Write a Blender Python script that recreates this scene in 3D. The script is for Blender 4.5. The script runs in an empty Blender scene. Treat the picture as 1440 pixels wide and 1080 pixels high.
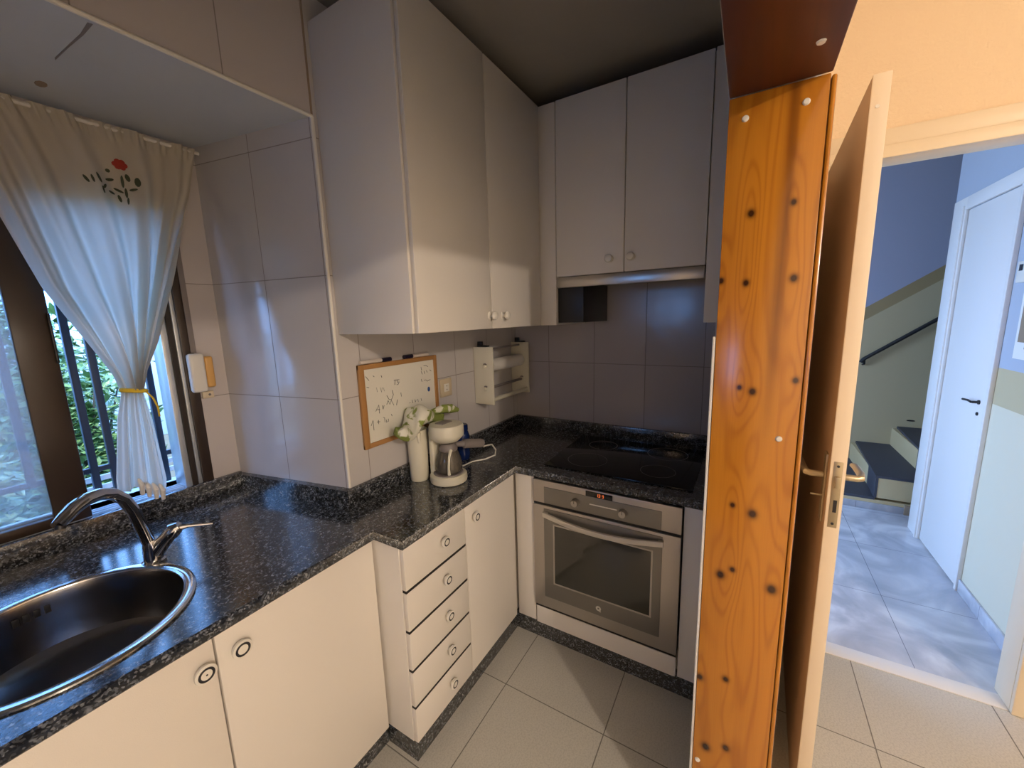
import bpy, bmesh, math, random
from mathutils import Vector, Matrix
random.seed(7)
PI = math.pi
sc = bpy.context.scene
col = sc.collection

# ------------------------------------------------------------------ camera
F_PX, YAW, PITCH, ROLL, CAM_Z = 554.58, 0.5392, -0.1651, -0.0289, 1.601
cd = bpy.data.cameras.new('camera'); cam = bpy.data.objects.new('camera', cd); col.objects.link(cam)
fw = Vector((math.cos(YAW)*math.cos(PITCH), math.sin(YAW)*math.cos(PITCH), math.sin(PITCH)))
rt = Vector((math.sin(YAW), -math.cos(YAW), 0)); up = rt.cross(fw)
r2 = rt*math.cos(ROLL) + up*math.sin(ROLL); u2 = -rt*math.sin(ROLL) + up*math.cos(ROLL)
M = Matrix((r2, u2, -fw)).transposed().to_4x4(); M.translation = (0, 0, CAM_Z)
cam.matrix_world = M
cd.sensor_width = 36; cd.lens = F_PX/1440*36; cd.clip_start = 0.02
sc.camera = cam
sc.view_settings.view_transform = 'Standard'; sc.view_settings.look = 'None'
sc.view_settings.gamma = 1; sc.view_settings.exposure = 0.0

# ------------------------------------------------------------------ world and lights
w = bpy.data.worlds.new('world'); sc.world = w; w.use_nodes = True
bg = w.node_tree.nodes['Background']; bg.inputs[0].default_value = (0.20, 0.45, 1.0, 1); bg.inputs[1].default_value = 8.0

def light(name, kind, loc, energy, color, **kw):
    d = bpy.data.lights.new(name, kind); o = bpy.data.objects.new(name, d); col.objects.link(o)
    o.location = loc; d.energy = energy; d.color = color
    for k, v in kw.items():
        if k == 'aim': o.rotation_euler = (Vector(v)-Vector(loc)).to_track_quat('-Z', 'Y').to_euler()
        else: setattr(d, k, v)
    return o
light('sun', 'SUN', (0, 6, 8), 4.5, (1.0, .93, .82), aim=(0.9, 9.0, 0), angle=0.02)
light('ceiling_lamp_light', 'POINT', (-0.9, -2.4, 2.54), 142, (1.0, .84, .69), shadow_soft_size=0.05)
light('hall_daylight', 'AREA', (3.1, 1.55, 1.3), 42, (.56, .73, 1.0), aim=(3.1, -1, 0.9), shape='RECTANGLE', size=1.1, size_y=2.0)

# ------------------------------------------------------------------ materials
MATS = {}
def nm(name):
    m = bpy.data.materials.new(name); m.use_nodes = True; MATS[name] = m
    nt = m.node_tree; b = nt.nodes['Principled BSDF']
    return m, nt, b
def N(nt, t, **kw):
    n = nt.nodes.new(t)
    for k, v in kw.items(): setattr(n, k, v)
    return n
def L(nt, a, b): nt.links.new(a, b)
def plain(name, c, rough=.5, metal=0, bump=0, bscale=80, var=0, **kw):
    m, nt, b = nm(name)
    b.inputs['Base Color'].default_value = (*c, 1); b.inputs['Roughness'].default_value = rough; b.inputs['Metallic'].default_value = metal
    for k, v in kw.items(): b.inputs[k.replace('_', ' ')].default_value = v
    tc = N(nt, 'ShaderNodeTexCoord')
    if var:
        no = N(nt, 'ShaderNodeTexNoise'); no.inputs['Scale'].default_value = 3.0; no.inputs['Detail'].default_value = 5
        L(nt, tc.outputs['Object'], no.inputs['Vector'])
        mx = N(nt, 'ShaderNodeMixRGB'); mx.inputs[1].default_value = (*[x*(1-var) for x in c], 1); mx.inputs[2].default_value = (*[min(1, x*(1+var)) for x in c], 1)
        L(nt, no.outputs['Fac'], mx.inputs[0]); L(nt, mx.outputs[0], b.inputs['Base Color'])
    if bump:
        n2 = N(nt, 'ShaderNodeTexNoise'); n2.inputs['Scale'].default_value = bscale; n2.inputs['Detail'].default_value = 4
        L(nt, tc.outputs['Object'], n2.inputs['Vector'])
        bp = N(nt, 'ShaderNodeBump'); bp.inputs['Strength'].default_value = bump; bp.inputs['Distance'].default_value = .004
        L(nt, n2.outputs['Fac'], bp.inputs['Height']); L(nt, bp.outputs[0], b.inputs['Normal'])
    return m
def math_n(nt, op, a, b=None, c=None):
    n = N(nt, 'ShaderNodeMath', operation=op)
    for i, v in enumerate((a, b, c)):
        if v is None: continue
        if isinstance(v, (int, float)): n.inputs[i].default_value = v
        else: L(nt, v, n.inputs[i])
    return n.outputs[0]
def grid_mask(nt, vec, u0, v0, pu, pv, wdt):
    s = N(nt, 'ShaderNodeSeparateXYZ'); L(nt, vec, s.inputs[0])
    outs = []
    for ax, o0, p in ((0, u0, pu), (1, v0, pv)):
        d = math_n(nt, 'SUBTRACT', s.outputs[ax], o0)
        pp = math_n(nt, 'PINGPONG', d, p/2)            # 0 on a joint
        outs.append(math_n(nt, 'LESS_THAN', pp, wdt))
    fl = [math_n(nt, 'FLOOR', math_n(nt, 'DIVIDE', math_n(nt, 'SUBTRACT', s.outputs[ax], o0), p)) for ax, o0, p in ((0, u0, pu), (1, v0, pv))]
    return math_n(nt, 'MAXIMUM', outs[0], outs[1]), fl
def tile(name, c, grout, u0, v0, pu, pv, wdt, rough, var=.06, speck=None, wav=.0):
    m, nt, b = nm(name)
    tc = N(nt, 'ShaderNodeTexCoord')
    mask, fl = grid_mask(nt, tc.outputs['UV'], u0, v0, pu, pv, wdt)
    cmb = N(nt, 'ShaderNodeCombineXYZ'); L(nt, fl[0], cmb.inputs[0]); L(nt, fl[1], cmb.inputs[1])
    wn = N(nt, 'ShaderNodeTexWhiteNoise'); L(nt, cmb.outputs[0], wn.inputs['Vector'])
    no = N(nt, 'ShaderNodeTexNoise'); no.inputs['Scale'].default_value = 7; no.inputs['Detail'].default_value = 8; no.inputs['Roughness'].default_value = .65
    L(nt, tc.outputs['UV'], no.inputs['Vector'])
    f = math_n(nt, 'ADD', math_n(nt, 'MULTIPLY', wn.outputs['Value'], .35), math_n(nt, 'MULTIPLY', no.outputs['Fac'], .65))
    mx = N(nt, 'ShaderNodeMixRGB'); mx.inputs[1].default_value = (*[x*(1-var) for x in c], 1); mx.inputs[2].default_value = (*[min(1, x*(1+var)) for x in c], 1)
    L(nt, f, mx.inputs[0]); last = mx.outputs[0]
    if speck:
        n3 = N(nt, 'ShaderNodeTexNoise'); n3.inputs['Scale'].default_value = speck[0]; n3.inputs['Detail'].default_value = 3
        L(nt, tc.outputs['UV'], n3.inputs['Vector'])
        rp = N(nt, 'ShaderNodeValToRGB'); rp.color_ramp.elements[0].position = .38; rp.color_ramp.elements[0].color = (*[speck[1]]*3, 1)
        rp.color_ramp.elements[1].position = .56; rp.color_ramp.elements[1].color = (1, 1, 1, 1)
        L(nt, n3.outputs['Fac'], rp.inputs[0])
        mm = N(nt, 'ShaderNodeMixRGB', blend_type='MULTIPLY'); mm.inputs[0].default_value = 1
        L(nt, last, mm.inputs[1]); L(nt, rp.outputs[0], mm.inputs[2]); last = mm.outputs[0]
    m2 = N(nt, 'ShaderNodeMixRGB'); m2.inputs[2].default_value = (*grout, 1); L(nt, mask, m2.inputs[0]); L(nt, last, m2.inputs[1])
    L(nt, m2.outputs[0], b.inputs['Base Color'])
    L(nt, math_n(nt, 'ADD', math_n(nt, 'MULTIPLY', mask, .5), rough), b.inputs['Roughness'])
    bp = N(nt, 'ShaderNodeBump'); bp.inputs['Strength'].default_value = .5; bp.inputs['Distance'].default_value = .002
    h = math_n(nt, 'MULTIPLY', mask, -1)
    if wav:
        n4 = N(nt, 'ShaderNodeTexNoise'); n4.inputs['Scale'].default_value = 9; n4.inputs['Detail'].default_value = 1
        L(nt, tc.outputs['UV'], n4.inputs['Vector']); h = math_n(nt, 'ADD', h, math_n(nt, 'MULTIPLY', n4.outputs['Fac'], wav))
    L(nt, h, bp.inputs['Height']); L(nt, bp.outputs[0], b.inputs['Normal'])
    return m

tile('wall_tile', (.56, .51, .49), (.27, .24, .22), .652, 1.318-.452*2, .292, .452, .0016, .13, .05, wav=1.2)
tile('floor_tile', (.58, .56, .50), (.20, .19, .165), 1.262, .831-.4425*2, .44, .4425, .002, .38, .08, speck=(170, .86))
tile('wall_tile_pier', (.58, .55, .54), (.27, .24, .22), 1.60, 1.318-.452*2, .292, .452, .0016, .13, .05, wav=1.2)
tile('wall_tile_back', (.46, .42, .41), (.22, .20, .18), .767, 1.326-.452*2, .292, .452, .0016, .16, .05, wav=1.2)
def granite():
    m, nt, b = nm('granite')
    tc = N(nt, 'ShaderNodeTexCoord')
    n1 = N(nt, 'ShaderNodeTexVoronoi'); n1.inputs['Scale'].default_value = 230; L(nt, tc.outputs['Object'], n1.inputs['Vector'])
    sp = N(nt, 'ShaderNodeSeparateColor'); L(nt, n1.outputs['Color'], sp.inputs[0])
    rp = N(nt, 'ShaderNodeValToRGB'); e = rp.color_ramp.elements
    e[0].position = 0; e[0].color = (.010, .010, .012, 1); e[1].position = .35; e[1].color = (.035, .037, .042, 1)
    for p, c in ((.52, (.055, .06, .068, 1)), (.74, (.13, .14, .155, 1)), (.94, (.28, .29, .30, 1))):
        x = e.new(p); x.color = c
    L(nt, sp.outputs[0], rp.inputs[0])
    n2 = N(nt, 'ShaderNodeTexNoise'); n2.inputs['Scale'].default_value = 60; n2.inputs['Detail'].default_value = 4; L(nt, tc.outputs['Object'], n2.inputs['Vector'])
    r2_ = N(nt, 'ShaderNodeValToRGB'); r2_.color_ramp.elements[0].position = .42; r2_.color_ramp.elements[0].color = (.30, .30, .30, 1); r2_.color_ramp.elements[1].position = .58
    L(nt, n2.outputs['Fac'], r2_.inputs[0])
    mm = N(nt, 'ShaderNodeMixRGB', blend_type='MULTIPLY'); mm.inputs[0].default_value = 1; L(nt, rp.outputs[0], mm.inputs[1]); L(nt, r2_.outputs[0], mm.inputs[2])
    L(nt, mm.outputs[0], b.inputs['Base Color']); b.inputs['Roughness'].default_value = .15; b.inputs['IOR'].default_value = 1.95
granite()
def wood(name, base, dark, band, knots=None, kdark=(.03, .008, .002), rough=.22):
    m, nt, b = nm(name)
    g = N(nt, 'ShaderNodeNewGeometry'); s = N(nt, 'ShaderNodeSeparateXYZ'); L(nt, g.outputs['Position'], s.inputs[0])
    xx, yy, zz = s.outputs
    if knots:
        infl = None; core = None
        for ky, kz, kr in knots:
            dy = math_n(nt, 'SUBTRACT', yy, ky); dz = math_n(nt, 'SUBTRACT', zz, kz)
            d2 = math_n(nt, 'ADD', math_n(nt, 'MULTIPLY', dy, dy), math_n(nt, 'MULTIPLY', math_n(nt, 'MULTIPLY', dz, dz), .045))
            g1 = math_n(nt, 'POWER', 2.718, math_n(nt, 'MULTIPLY', d2, -1/(2*(kr*2.2)**2)))
            infl = g1 if infl is None else math_n(nt, 'ADD', infl, g1)
            d3 = math_n(nt, 'ADD', math_n(nt, 'MULTIPLY', dy, dy), math_n(nt, 'MULTIPLY', math_n(nt, 'MULTIPLY', dz, dz), .7))
            g2 = math_n(nt, 'POWER', 2.718, math_n(nt, 'MULTIPLY', d3, -1/(2*(kr*.78)**2)))
            core = g2 if core is None else math_n(nt, 'MAXIMUM', core, g2)
    cmb = N(nt, 'ShaderNodeCombineXYZ')
    if band == 'z': a_, l_ = yy, zz
    elif band == 'x': a_, l_ = yy, xx
    L(nt, math_n(nt, 'MULTIPLY', a_, 9), cmb.inputs[0]); L(nt, math_n(nt, 'MULTIPLY', l_, .8), cmb.inputs[1])
    no = N(nt, 'ShaderNodeTexNoise'); no.inputs['Scale'].default_value = 1.1; no.inputs['Detail'].default_value = 1.5; L(nt, cmb.outputs[0], no.inputs['Vector'])
    ph = math_n(nt, 'MULTIPLY', no.outputs['Fac'], 70)
    ph = math_n(nt, 'ADD', ph, math_n(nt, 'MULTIPLY', a_, 60))
    if knots: ph = math_n(nt, 'ADD', ph, math_n(nt, 'MULTIPLY', infl, 12))
    si = math_n(nt, 'SINE', ph)
    si = math_n(nt, 'POWER', math_n(nt, 'ADD', math_n(nt, 'MULTIPLY', si, .5), .5), 3.0)
    # fine fibres
    c2 = N(nt, 'ShaderNodeCombineXYZ'); L(nt, math_n(nt, 'MULTIPLY', a_, 400), c2.inputs[0]); L(nt, math_n(nt, 'MULTIPLY', l_, 5), c2.inputs[1])
    fn = N(nt, 'ShaderNodeTexNoise'); fn.inputs['Scale'].default_value = 1; L(nt, c2.outputs[0], fn.inputs['Vector'])
    f = math_n(nt, 'ADD', math_n(nt, 'MULTIPLY', si, .30), math_n(nt, 'MULTIPLY', fn.outputs['Fac'], .25))
    # broad tone, one darker streak
    c3 = N(nt, 'ShaderNodeCombineXYZ'); L(nt, math_n(nt, 'MULTIPLY', a_, 22), c3.inputs[0]); L(nt, math_n(nt, 'MULTIPLY', l_, 1.3), c3.inputs[1])
    bn = N(nt, 'ShaderNodeTexNoise'); bn.inputs['Scale'].default_value = 1; bn.inputs['Detail'].default_value = 3; L(nt, c3.outputs[0], bn.inputs['Vector'])
    f = math_n(nt, 'ADD', f, math_n(nt, 'MULTIPLY', math_n(nt, 'SUBTRACT', bn.outputs['Fac'], .45), .7))
    mx = N(nt, 'ShaderNodeMixRGB'); mx.inputs[1].default_value = (*base, 1); mx.inputs[2].default_value = (*dark, 1); mx.use_clamp = True
    L(nt, math_n(nt, 'MINIMUM', math_n(nt, 'MAXIMUM', f, 0), 1), mx.inputs[0]); last = mx.outputs[0]
    if knots:
        # heartwood streak near the right third of the board
        dy = math_n(nt, 'ADD', yy, math_n(nt, 'ADD', .050, math_n(nt, 'MULTIPLY', math_n(nt, 'SUBTRACT', bn.outputs['Fac'], .5), .03)))
        st = math_n(nt, 'POWER', 2.718, math_n(nt, 'MULTIPLY', math_n(nt, 'MULTIPLY', dy, dy), -1/(2*.0075**2)))
        zf = N(nt, 'ShaderNodeMapRange'); zf.inputs[1].default_value = 1.25; zf.inputs[2].default_value = 1.6; L(nt, zz, zf.inputs[0])
        st = math_n(nt, 'MULTIPLY', math_n(nt, 'MULTIPLY', st, zf.outputs[0]), .62)
        m3 = N(nt, 'ShaderNodeMixRGB'); m3.inputs[2].default_value = (.10, .022, .004, 1); L(nt, st, m3.inputs[0]); L(nt, last, m3.inputs[1]); last = m3.outputs[0]
        m2 = N(nt, 'ShaderNodeMixRGB'); m2.inputs[2].default_value = (*kdark, 1); L(nt, math_n(nt, 'MINIMUM', math_n(nt, 'MULTIPLY', core, 1.3), .97), m2.inputs[0]); L(nt, last, m2.inputs[1]); last = m2.outputs[0]
    L(nt, last, b.inputs['Base Color']); b.inputs['Roughness'].default_value = rough
    b.inputs['Coat Weight'].default_value = .3 if knots else .05; b.inputs['Coat Roughness'].default_value = .12
KN = [(.009, 1.808, .007), (.010, 1.663, .006), (-.065, 1.819, .0055), (-.076, 1.667, .007), (.059, 1.671, .006), (.009, 1.429, .005), (-.017, 1.421, .007),
      (-.095, 1.451, .006), (.007, 1.14, .0055), (-.035, 1.127, .009), (.023, .949, .009), (-.002, .971, .006), (-.085, .946, .010), (-.004, .657, .007),
      (.056, .634, .008), (.032, .424, .010), (-.015, .449, .008)]
wood('pine_jamb', (.58, .225, .018), (.30, .085, .008), 'z', KN)
wood('pine_head_shaded', (.085, .016, .003), (.04, .008, .002), 'x', rough=.45)  # darker copy of the pine, the head board's shade is in its colour

plain('laminate', (.79, .74, .67), .42, bump=.12, bscale=500)
plain('laminate_edge', (.66, .58, .48), .5)
plain('gap_shade_dark', (.02, .018, .016), .8)  # near-black that paints in the shade of gaps between fronts
plain('steel', (.55, .53, .50), .28, 1, bump=.06, bscale=300)
plain('sink_steel', (.24, .24, .25), .22, 1, bump=.08, bscale=40)
plain('steel_rim', (.80, .80, .80), .16, 1)
plain('chrome', (.55, .55, .56), .09, 1)
plain('brushed_oven', (.50, .46, .41), .38, .75)
plain('oven_panel_grey', (.24, .225, .20), .35, .55)
plain('oven_glass', (.05, .048, .038), .06, 0, Specular_IOR_Level=.7)
plain('oven_handle', (.62, .58, .52), .35, .6)
plain('black_gloss', (.006, .006, .007), .08)
plain('black_plastic', (.012, .012, .014), .4)
plain('white_plastic', (.80, .76, .68), .35)
plain('cream_plastic', (.74, .70, .56), .35)
plain('grey_plastic', (.22, .19, .18), .45)
plain('ivory', (.66, .55, .38), .4)
plain('white_paint', (.80, .77, .74), .45, bump=.1, bscale=60)
plain('door_paint', (.80, .68, .52), .42, bump=.1, bscale=40, var=.04)
plain('door_face', (.42, .27, .16), .45, var=.08)
plain('casing_paint', (.86, .72, .52), .4)
plain('peach_paint', (.90, .70, .47), .85, bump=.6, bscale=90)
plain('room_paint', (.90, .86, .80), .9)
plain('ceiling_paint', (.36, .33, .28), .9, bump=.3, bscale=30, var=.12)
plain('soffit_paint', (.54, .56, .58), .55, bump=.4, bscale=20, var=.08)
plain('brown_frame', (.036, .022, .015), .35)
plain('dark_brown', (.022, .015, .012), .4)
plain('alu', (.62, .66, .70), .35, .6)
plain('grille_paint', (.035, .045, .07), .5)
plain('frame_wood', (.42, .21, .07), .5, var=.15)
plain('board_white', (.80, .77, .68), .25)
plain('ink', (.015, .015, .02), .5)
plain('ink_faint', (.45, .42, .38), .5)
plain('ink_blue', (.03, .09, .30), .4)
plain('marker_cap', (.015, .01, .03), .3)
plain('marker_body', (.70, .62, .56), .35)
plain('paper', (.82, .79, .74), .85)
plain('cardboard', (.30, .22, .15), .85)
plain('blue_glass', (.008, .022, .11), .12)
plain('orange_plastic', (.72, .40, .12), .4)
plain('yellow_cloth', (.80, .56, .04), .8)
plain('red_thread', (.34, .03, .015), .8)
plain('green_thread', (.06, .07, .035), .8)
plain('slate', (.055, .058, .075), .55, var=.2)
plain('stair_cream', (.60, .48, .27), .7, var=.08)
plain('brass', (.45, .38, .26), .35, .8)
plain('iron', (.012, .012, .014), .45)
plain('garden_soil', (.16, .15, .10), .9, var=.4)
plain('garden_wall', (.62, .70, .78), .9, var=.15)
plain('bark', (.12, .09, .06), .9)
plain('socket_hole', (.03, .025, .02), .5)

def marble():
    m, nt, b = nm('hall_marble')
    tc = N(nt, 'ShaderNodeTexCoord')
    no = N(nt, 'ShaderNodeTexNoise'); no.inputs['Scale'].default_value = 2.6; no.inputs['Detail'].default_value = 9; no.inputs['Distortion'].default_value = 1.6
    L(nt, tc.outputs['UV'], no.inputs['Vector'])
    rp = N(nt, 'ShaderNodeValToRGB'); e = rp.color_ramp.elements
    e[0].position = .35; e[0].color = (.40, .42, .47, 1); e[1].position = .65; e[1].color = (.66, .67, .70, 1)
    x = e.new(.5); x.color = (.50, .51, .56, 1)
    L(nt, no.outputs['Fac'], rp.inputs[0])
    mask, fl = grid_mask(nt, tc.outputs['UV'], 2.158+.0, -.735, .60, .60, .0015)
    m2 = N(nt, 'ShaderNodeMixRGB'); m2.inputs[2].default_value = (.20, .21, .25, 1); L(nt, mask, m2.inputs[0]); L(nt, rp.outputs[0], m2.inputs[1])
    L(nt, m2.outputs[0], b.inputs['Base Color']); b.inputs['Roughness'].default_value = .22
marble()
def hall_paint(name, sloped):
    m, nt, b = nm(name)
    g = N(nt, 'ShaderNodeNewGeometry'); s = N(nt, 'ShaderNodeSeparateXYZ'); L(nt, g.outputs['Position'], s.inputs[0])
    if sloped:      # band follows the stair
        t = math_n(nt, 'SUBTRACT', s.outputs[2], math_n(nt, 'ADD', 1.621, math_n(nt, 'MULTIPLY', math_n(nt, 'ADD', s.outputs[1], .98), -.70)))
        wb, cb = .122, (.34, .25, .12)
    else:
        t = math_n(nt, 'SUBTRACT', s.outputs[2], 1.28); wb, cb = .19, (.55, .46, .28)
    a = math_n(nt, 'GREATER_THAN', t, 0); c = math_n(nt, 'GREATER_THAN', t, -wb)
    m1 = N(nt, 'ShaderNodeMixRGB'); m1.inputs[1].default_value = (.50, .41, .24, 1) if sloped else (.72, .66, .50, 1); m1.inputs[2].default_value = (*cb, 1); L(nt, c, m1.inputs[0])
    m2 = N(nt, 'ShaderNodeMixRGB'); m2.inputs[2].default_value = (.36, .375, .47, 1) if sloped else (.44, .49, .58, 1); L(nt, a, m2.inputs[0]); L(nt, m1.outputs[0], m2.inputs[1])
    L(nt, m2.outputs[0], b.inputs['Base Color']); b.inputs['Roughness'].default_value = .7
hall_paint('hall_paint_stair', True); hall_paint('hall_paint_side', False)
def cloth_mat():
    m, nt, b = nm('curtain_cloth')
    out = [n for n in nt.nodes if n.type == 'OUTPUT_MATERIAL'][0]
    d = N(nt, 'ShaderNodeBsdfDiffuse'); d.inputs[0].default_value = (.70, .62, .50, 1)
    t = N(nt, 'ShaderNodeBsdfTranslucent'); t.inputs[0].default_value = (.74, .73, .66, 1)
    mx = N(nt, 'ShaderNodeMixShader'); mx.inputs[0].default_value = .42
    L(nt, d.outputs[0], mx.inputs[1]); L(nt, t.outputs[0], mx.inputs[2]); L(nt, mx.outputs[0], out.inputs[0])
cloth_mat()
def leaf_mat(name, c1, c2):
    m, nt, b = nm(name)
    oi = N(nt, 'ShaderNodeNewGeometry')
    mx = N(nt, 'ShaderNodeMixRGB'); mx.inputs[1].default_value = (*c1, 1); mx.inputs[2].default_value = (*c2, 1)
    L(nt, oi.outputs['Random Per Island'], mx.inputs[0]); L(nt, mx.outputs[0], b.inputs['Base Color']); b.inputs['Roughness'].default_value = .4
leaf_mat('leaf_green', (.06, .13, .03), (.22, .34, .10)); leaf_mat('leaf_pale', (.14, .24, .12), (.38, .50, .30)); leaf_mat('leaf_dark', (.02, .05, .02), (.08, .15, .06))
def glass_mat(name, col_, rough, mixf, tint):
    m, nt, b = nm(name); out = [n for n in nt.nodes if n.type == 'OUTPUT_MATERIAL'][0]
    g = N(nt, 'ShaderNodeBsdfGlossy'); g.inputs['Roughness'].default_value = rough
    t = N(nt, 'ShaderNodeBsdfTransparent'); t.inputs[0].default_value = (*tint, 1)
    d = N(nt, 'ShaderNodeBsdfDiffuse'); d.inputs[0].default_value = (*col_, 1)
    tr = N(nt, 'ShaderNodeBsdfTranslucent'); tr.inputs[0].default_value = (*col_, 1)
    ad = N(nt, 'ShaderNodeMixShader'); ad.inputs[0].default_value = .5; L(nt, d.outputs[0], ad.inputs[1]); L(nt, tr.outputs[0], ad.inputs[2])
    m1 = N(nt, 'ShaderNodeMixShader'); m1.inputs[0].default_value = mixf; L(nt, t.outputs[0], m1.inputs[1]); L(nt, ad.outputs[0], m1.inputs[2])
    fr = N(nt, 'ShaderNodeFresnel'); fr.inputs[0].default_value = 1.45
    m2 = N(nt, 'ShaderNodeMixShader'); L(nt, fr.outputs[0], m2.inputs[0]); L(nt, m1.outputs[0], m2.inputs[1]); L(nt, g.outputs[0], m2.inputs[2])
    L(nt, m2.outputs[0], out.inputs[0])
glass_mat('window_glass', (.7, .78, .85), .02, .16, (.92, .95, .97))
glass_mat('carafe_glass', (.6, .55, .48), .04, .25, (.72, .68, .60))
m, nt, b = nm('display_orange'); b.inputs['Base Color'].default_value = (.3, .05, .01, 1); b.inputs['Emission Color'].default_value = (1, .22, .05, 1); b.inputs['Emission Strength'].default_value = .9
def glove_mat():
    m, nt, b = nm('leaf_print_cloth'); tc = N(nt, 'ShaderNodeTexCoord')
    no = N(nt, 'ShaderNodeTexNoise'); no.inputs['Scale'].default_value = 15; no.inputs['Detail'].default_value = 4; no.inputs['Distortion'].default_value = .5; L(nt, tc.outputs['Object'], no.inputs['Vector'])
    rp = N(nt, 'ShaderNodeValToRGB'); e = rp.color_ramp.elements; e[0].position = .47; e[0].color = (.80, .78, .66, 1); e[1].position = .51; e[1].color = (.26, .32, .07, 1)
    L(nt, no.outputs['Fac'], rp.inputs[0]); L(nt, rp.outputs[0], b.inputs['Base Color']); b.inputs['Roughness'].default_value = .9
glove_mat()

# ------------------------------------------------------------------ mesh helpers
class MB:
    def __init__(s): s.bm = bmesh.new(); s.names = []
    def mi(s, m):
        if m not in s.names: s.names.append(m)
        return s.names.index(m)
    def _set(s, faces, m, smooth=False):
        i = s.mi(m)
        for f in faces: f.material_index = i; f.smooth = smooth
    def box(s, x0, x1, y0, y1, z0, z1, m, bev=0, rot=None, piv=None, seg=2):
        r = bmesh.ops.create_cube(s.bm, size=1)
        vs = r['verts']
        bmesh.ops.scale(s.bm, vec=(abs(x1-x0), abs(y1-y0), abs(z1-z0)), verts=vs)
        bmesh.ops.translate(s.bm, vec=((x0+x1)/2, (y0+y1)/2, (z0+z1)/2), verts=vs)
        fs = set(f for v in vs for f in v.link_faces)
        s._set(fs, m)
        if bev:
            es = set(e for v in vs for e in v.link_edges)
            rr = bmesh.ops.bevel(s.bm, geom=list(es), offset=bev, segments=seg, affect='EDGES', profile=.5)
            s._set(rr['faces'], m, True)
            vs = list(set(v for f in rr['faces'] for v in f.verts) | set(v for v in vs if v.is_valid))
        if rot: bmesh.ops.rotate(s.bm, cent=piv, matrix=rot, verts=vs)
        return vs
    def prism(s, pts, z0, z1, m, smooth=False):
        lo = [s.bm.verts.new((x, y, z0)) for x, y in pts]; hi = [s.bm.verts.new((x, y, z1)) for x, y in pts]
        fs = [s.bm.faces.new(hi), s.bm.faces.new(lo[::-1])]
        n = len(pts)
        sd = [s.bm.faces.new((lo[i], lo[(i+1) % n], hi[(i+1) % n], hi[i])) for i in range(n)]
        s._set(fs, m); s._set(sd, m, smooth); return lo+hi
    def poly(s, pts3, m):
        f = s.bm.faces.new([s.bm.verts.new(p) for p in pts3]); s._set([f], m)
    def tube(s, path, r, m, n=12, caps=True):
        path = [Vector(p) for p in path]; k = len(path)
        rs = r if isinstance(r, (list, tuple)) else [r]*k
        rings = []; prev = None
        for i, p in enumerate(path):
            t = (path[min(i+1, k-1)]-path[max(i-1, 0)]).normalized()
            if prev is None:
                a = Vector((0, 0, 1)) if abs(t.z) < .9 else Vector((1, 0, 0)); u = t.cross(a).normalized()
            else: u = (prev-t*prev.dot(t)).normalized()
            prev = u; v = t.cross(u)
            rings.append([s.bm.verts.new(p+(u*math.cos(2*PI*j/n)+v*math.sin(2*PI*j/n))*rs[i]) for j in range(n)])
        fs = []
        for a, b_ in zip(rings, rings[1:]):
            for j in range(n): fs.append(s.bm.faces.new((a[j], a[(j+1) % n], b_[(j+1) % n], b_[j])))
        s._set(fs, m, True)
        if caps: s._set([s.bm.faces.new(rings[0][::-1]), s.bm.faces.new(rings[-1])], m)
        return [v for r_ in rings for v in r_]
    def lathe(s, prof, c, m, axis='z', n=32, sx=1, sy=1, closed=True):
        """prof [(r, h)]; axis z / x / -x / y / -y"""
        c = Vector(c)
        ax = {'z': Vector((0, 0, 1)), 'x': Vector((1, 0, 0)), '-x': Vector((-1, 0, 0)), 'y': Vector((0, 1, 0)), '-y': Vector((0, -1, 0))}[axis] if isinstance(axis, str) else Vector(axis).normalized()
        a = Vector((1, 0, 0)) if abs(ax.x) < .9 else Vector((0, 1, 0))
        u = (a-ax*a.dot(ax)).normalized(); v = ax.cross(u)
        rings = []
        for r, h in prof:
            if r < 1e-6: rings.append([s.bm.verts.new(c+ax*h)])
            else: rings.append([s.bm.verts.new(c+ax*h+u*math.cos(2*PI*j/n)*r*sx+v*math.sin(2*PI*j/n)*r*sy) for j in range(n)])
        fs = []
        for p, q in zip(rings, rings[1:]):
            for j in range(n):
                k = (j+1) % n
                if len(p) == 1 and len(q) == 1: continue
                if len(p) == 1: fs.append(s.bm.faces.new((p[0], q[k], q[j])))
                elif len(q) == 1: fs.append(s.bm.faces.new((p[j], p[k], q[0])))
                else: fs.append(s.bm.faces.new((p[j], p[k], q[k], q[j])))
        s._set(fs, m, True)
        return [x for r_ in rings for x in r_]
    def grid(s, fn, nu, nv, m, thick=0):
        vs = [[s.bm.verts.new(fn(i/(nu-1), j/(nv-1))) for j in range(nv)] for i in range(nu)]
        fs = [s.bm.faces.new((vs[i][j], vs[i+1][j], vs[i+1][j+1], vs[i][j+1])) for i in range(nu-1) for j in range(nv-1)]
        s._set(fs, m, True); return vs
    def build(s, name, parent=None, origin=None, angle=35, uv=True):
        bmesh.ops.recalc_face_normals(s.bm, faces=s.bm.faces)
        me = bpy.data.meshes.new(name)
        if uv:
            lay = s.bm.loops.layers.uv.new('UVMap')
            for f in s.bm.faces:
                nx, ny, nz = [abs(a) for a in f.normal]
                for l in f.loops:
                    x, y, z = l.vert.co
                    l[lay].uv = (x, y) if nz > max(nx, ny) else ((y, z) if nx > ny else (x, z))
        o0 = Vector(origin) if origin is not None else Vector((0, 0, 0))
        if parent is not None:
            p = parent; o0 = Vector((0, 0, 0))
            while p is not None: o0 += p.location; p = p.parent
        bmesh.ops.translate(s.bm, vec=-o0, verts=s.bm.verts)
        s.bm.to_mesh(me); s.bm.free()
        for n_ in s.names: me.materials.append(MATS[n_])
        try: me.set_sharp_from_angle(angle=math.radians(angle))
        except Exception: pass
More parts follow.
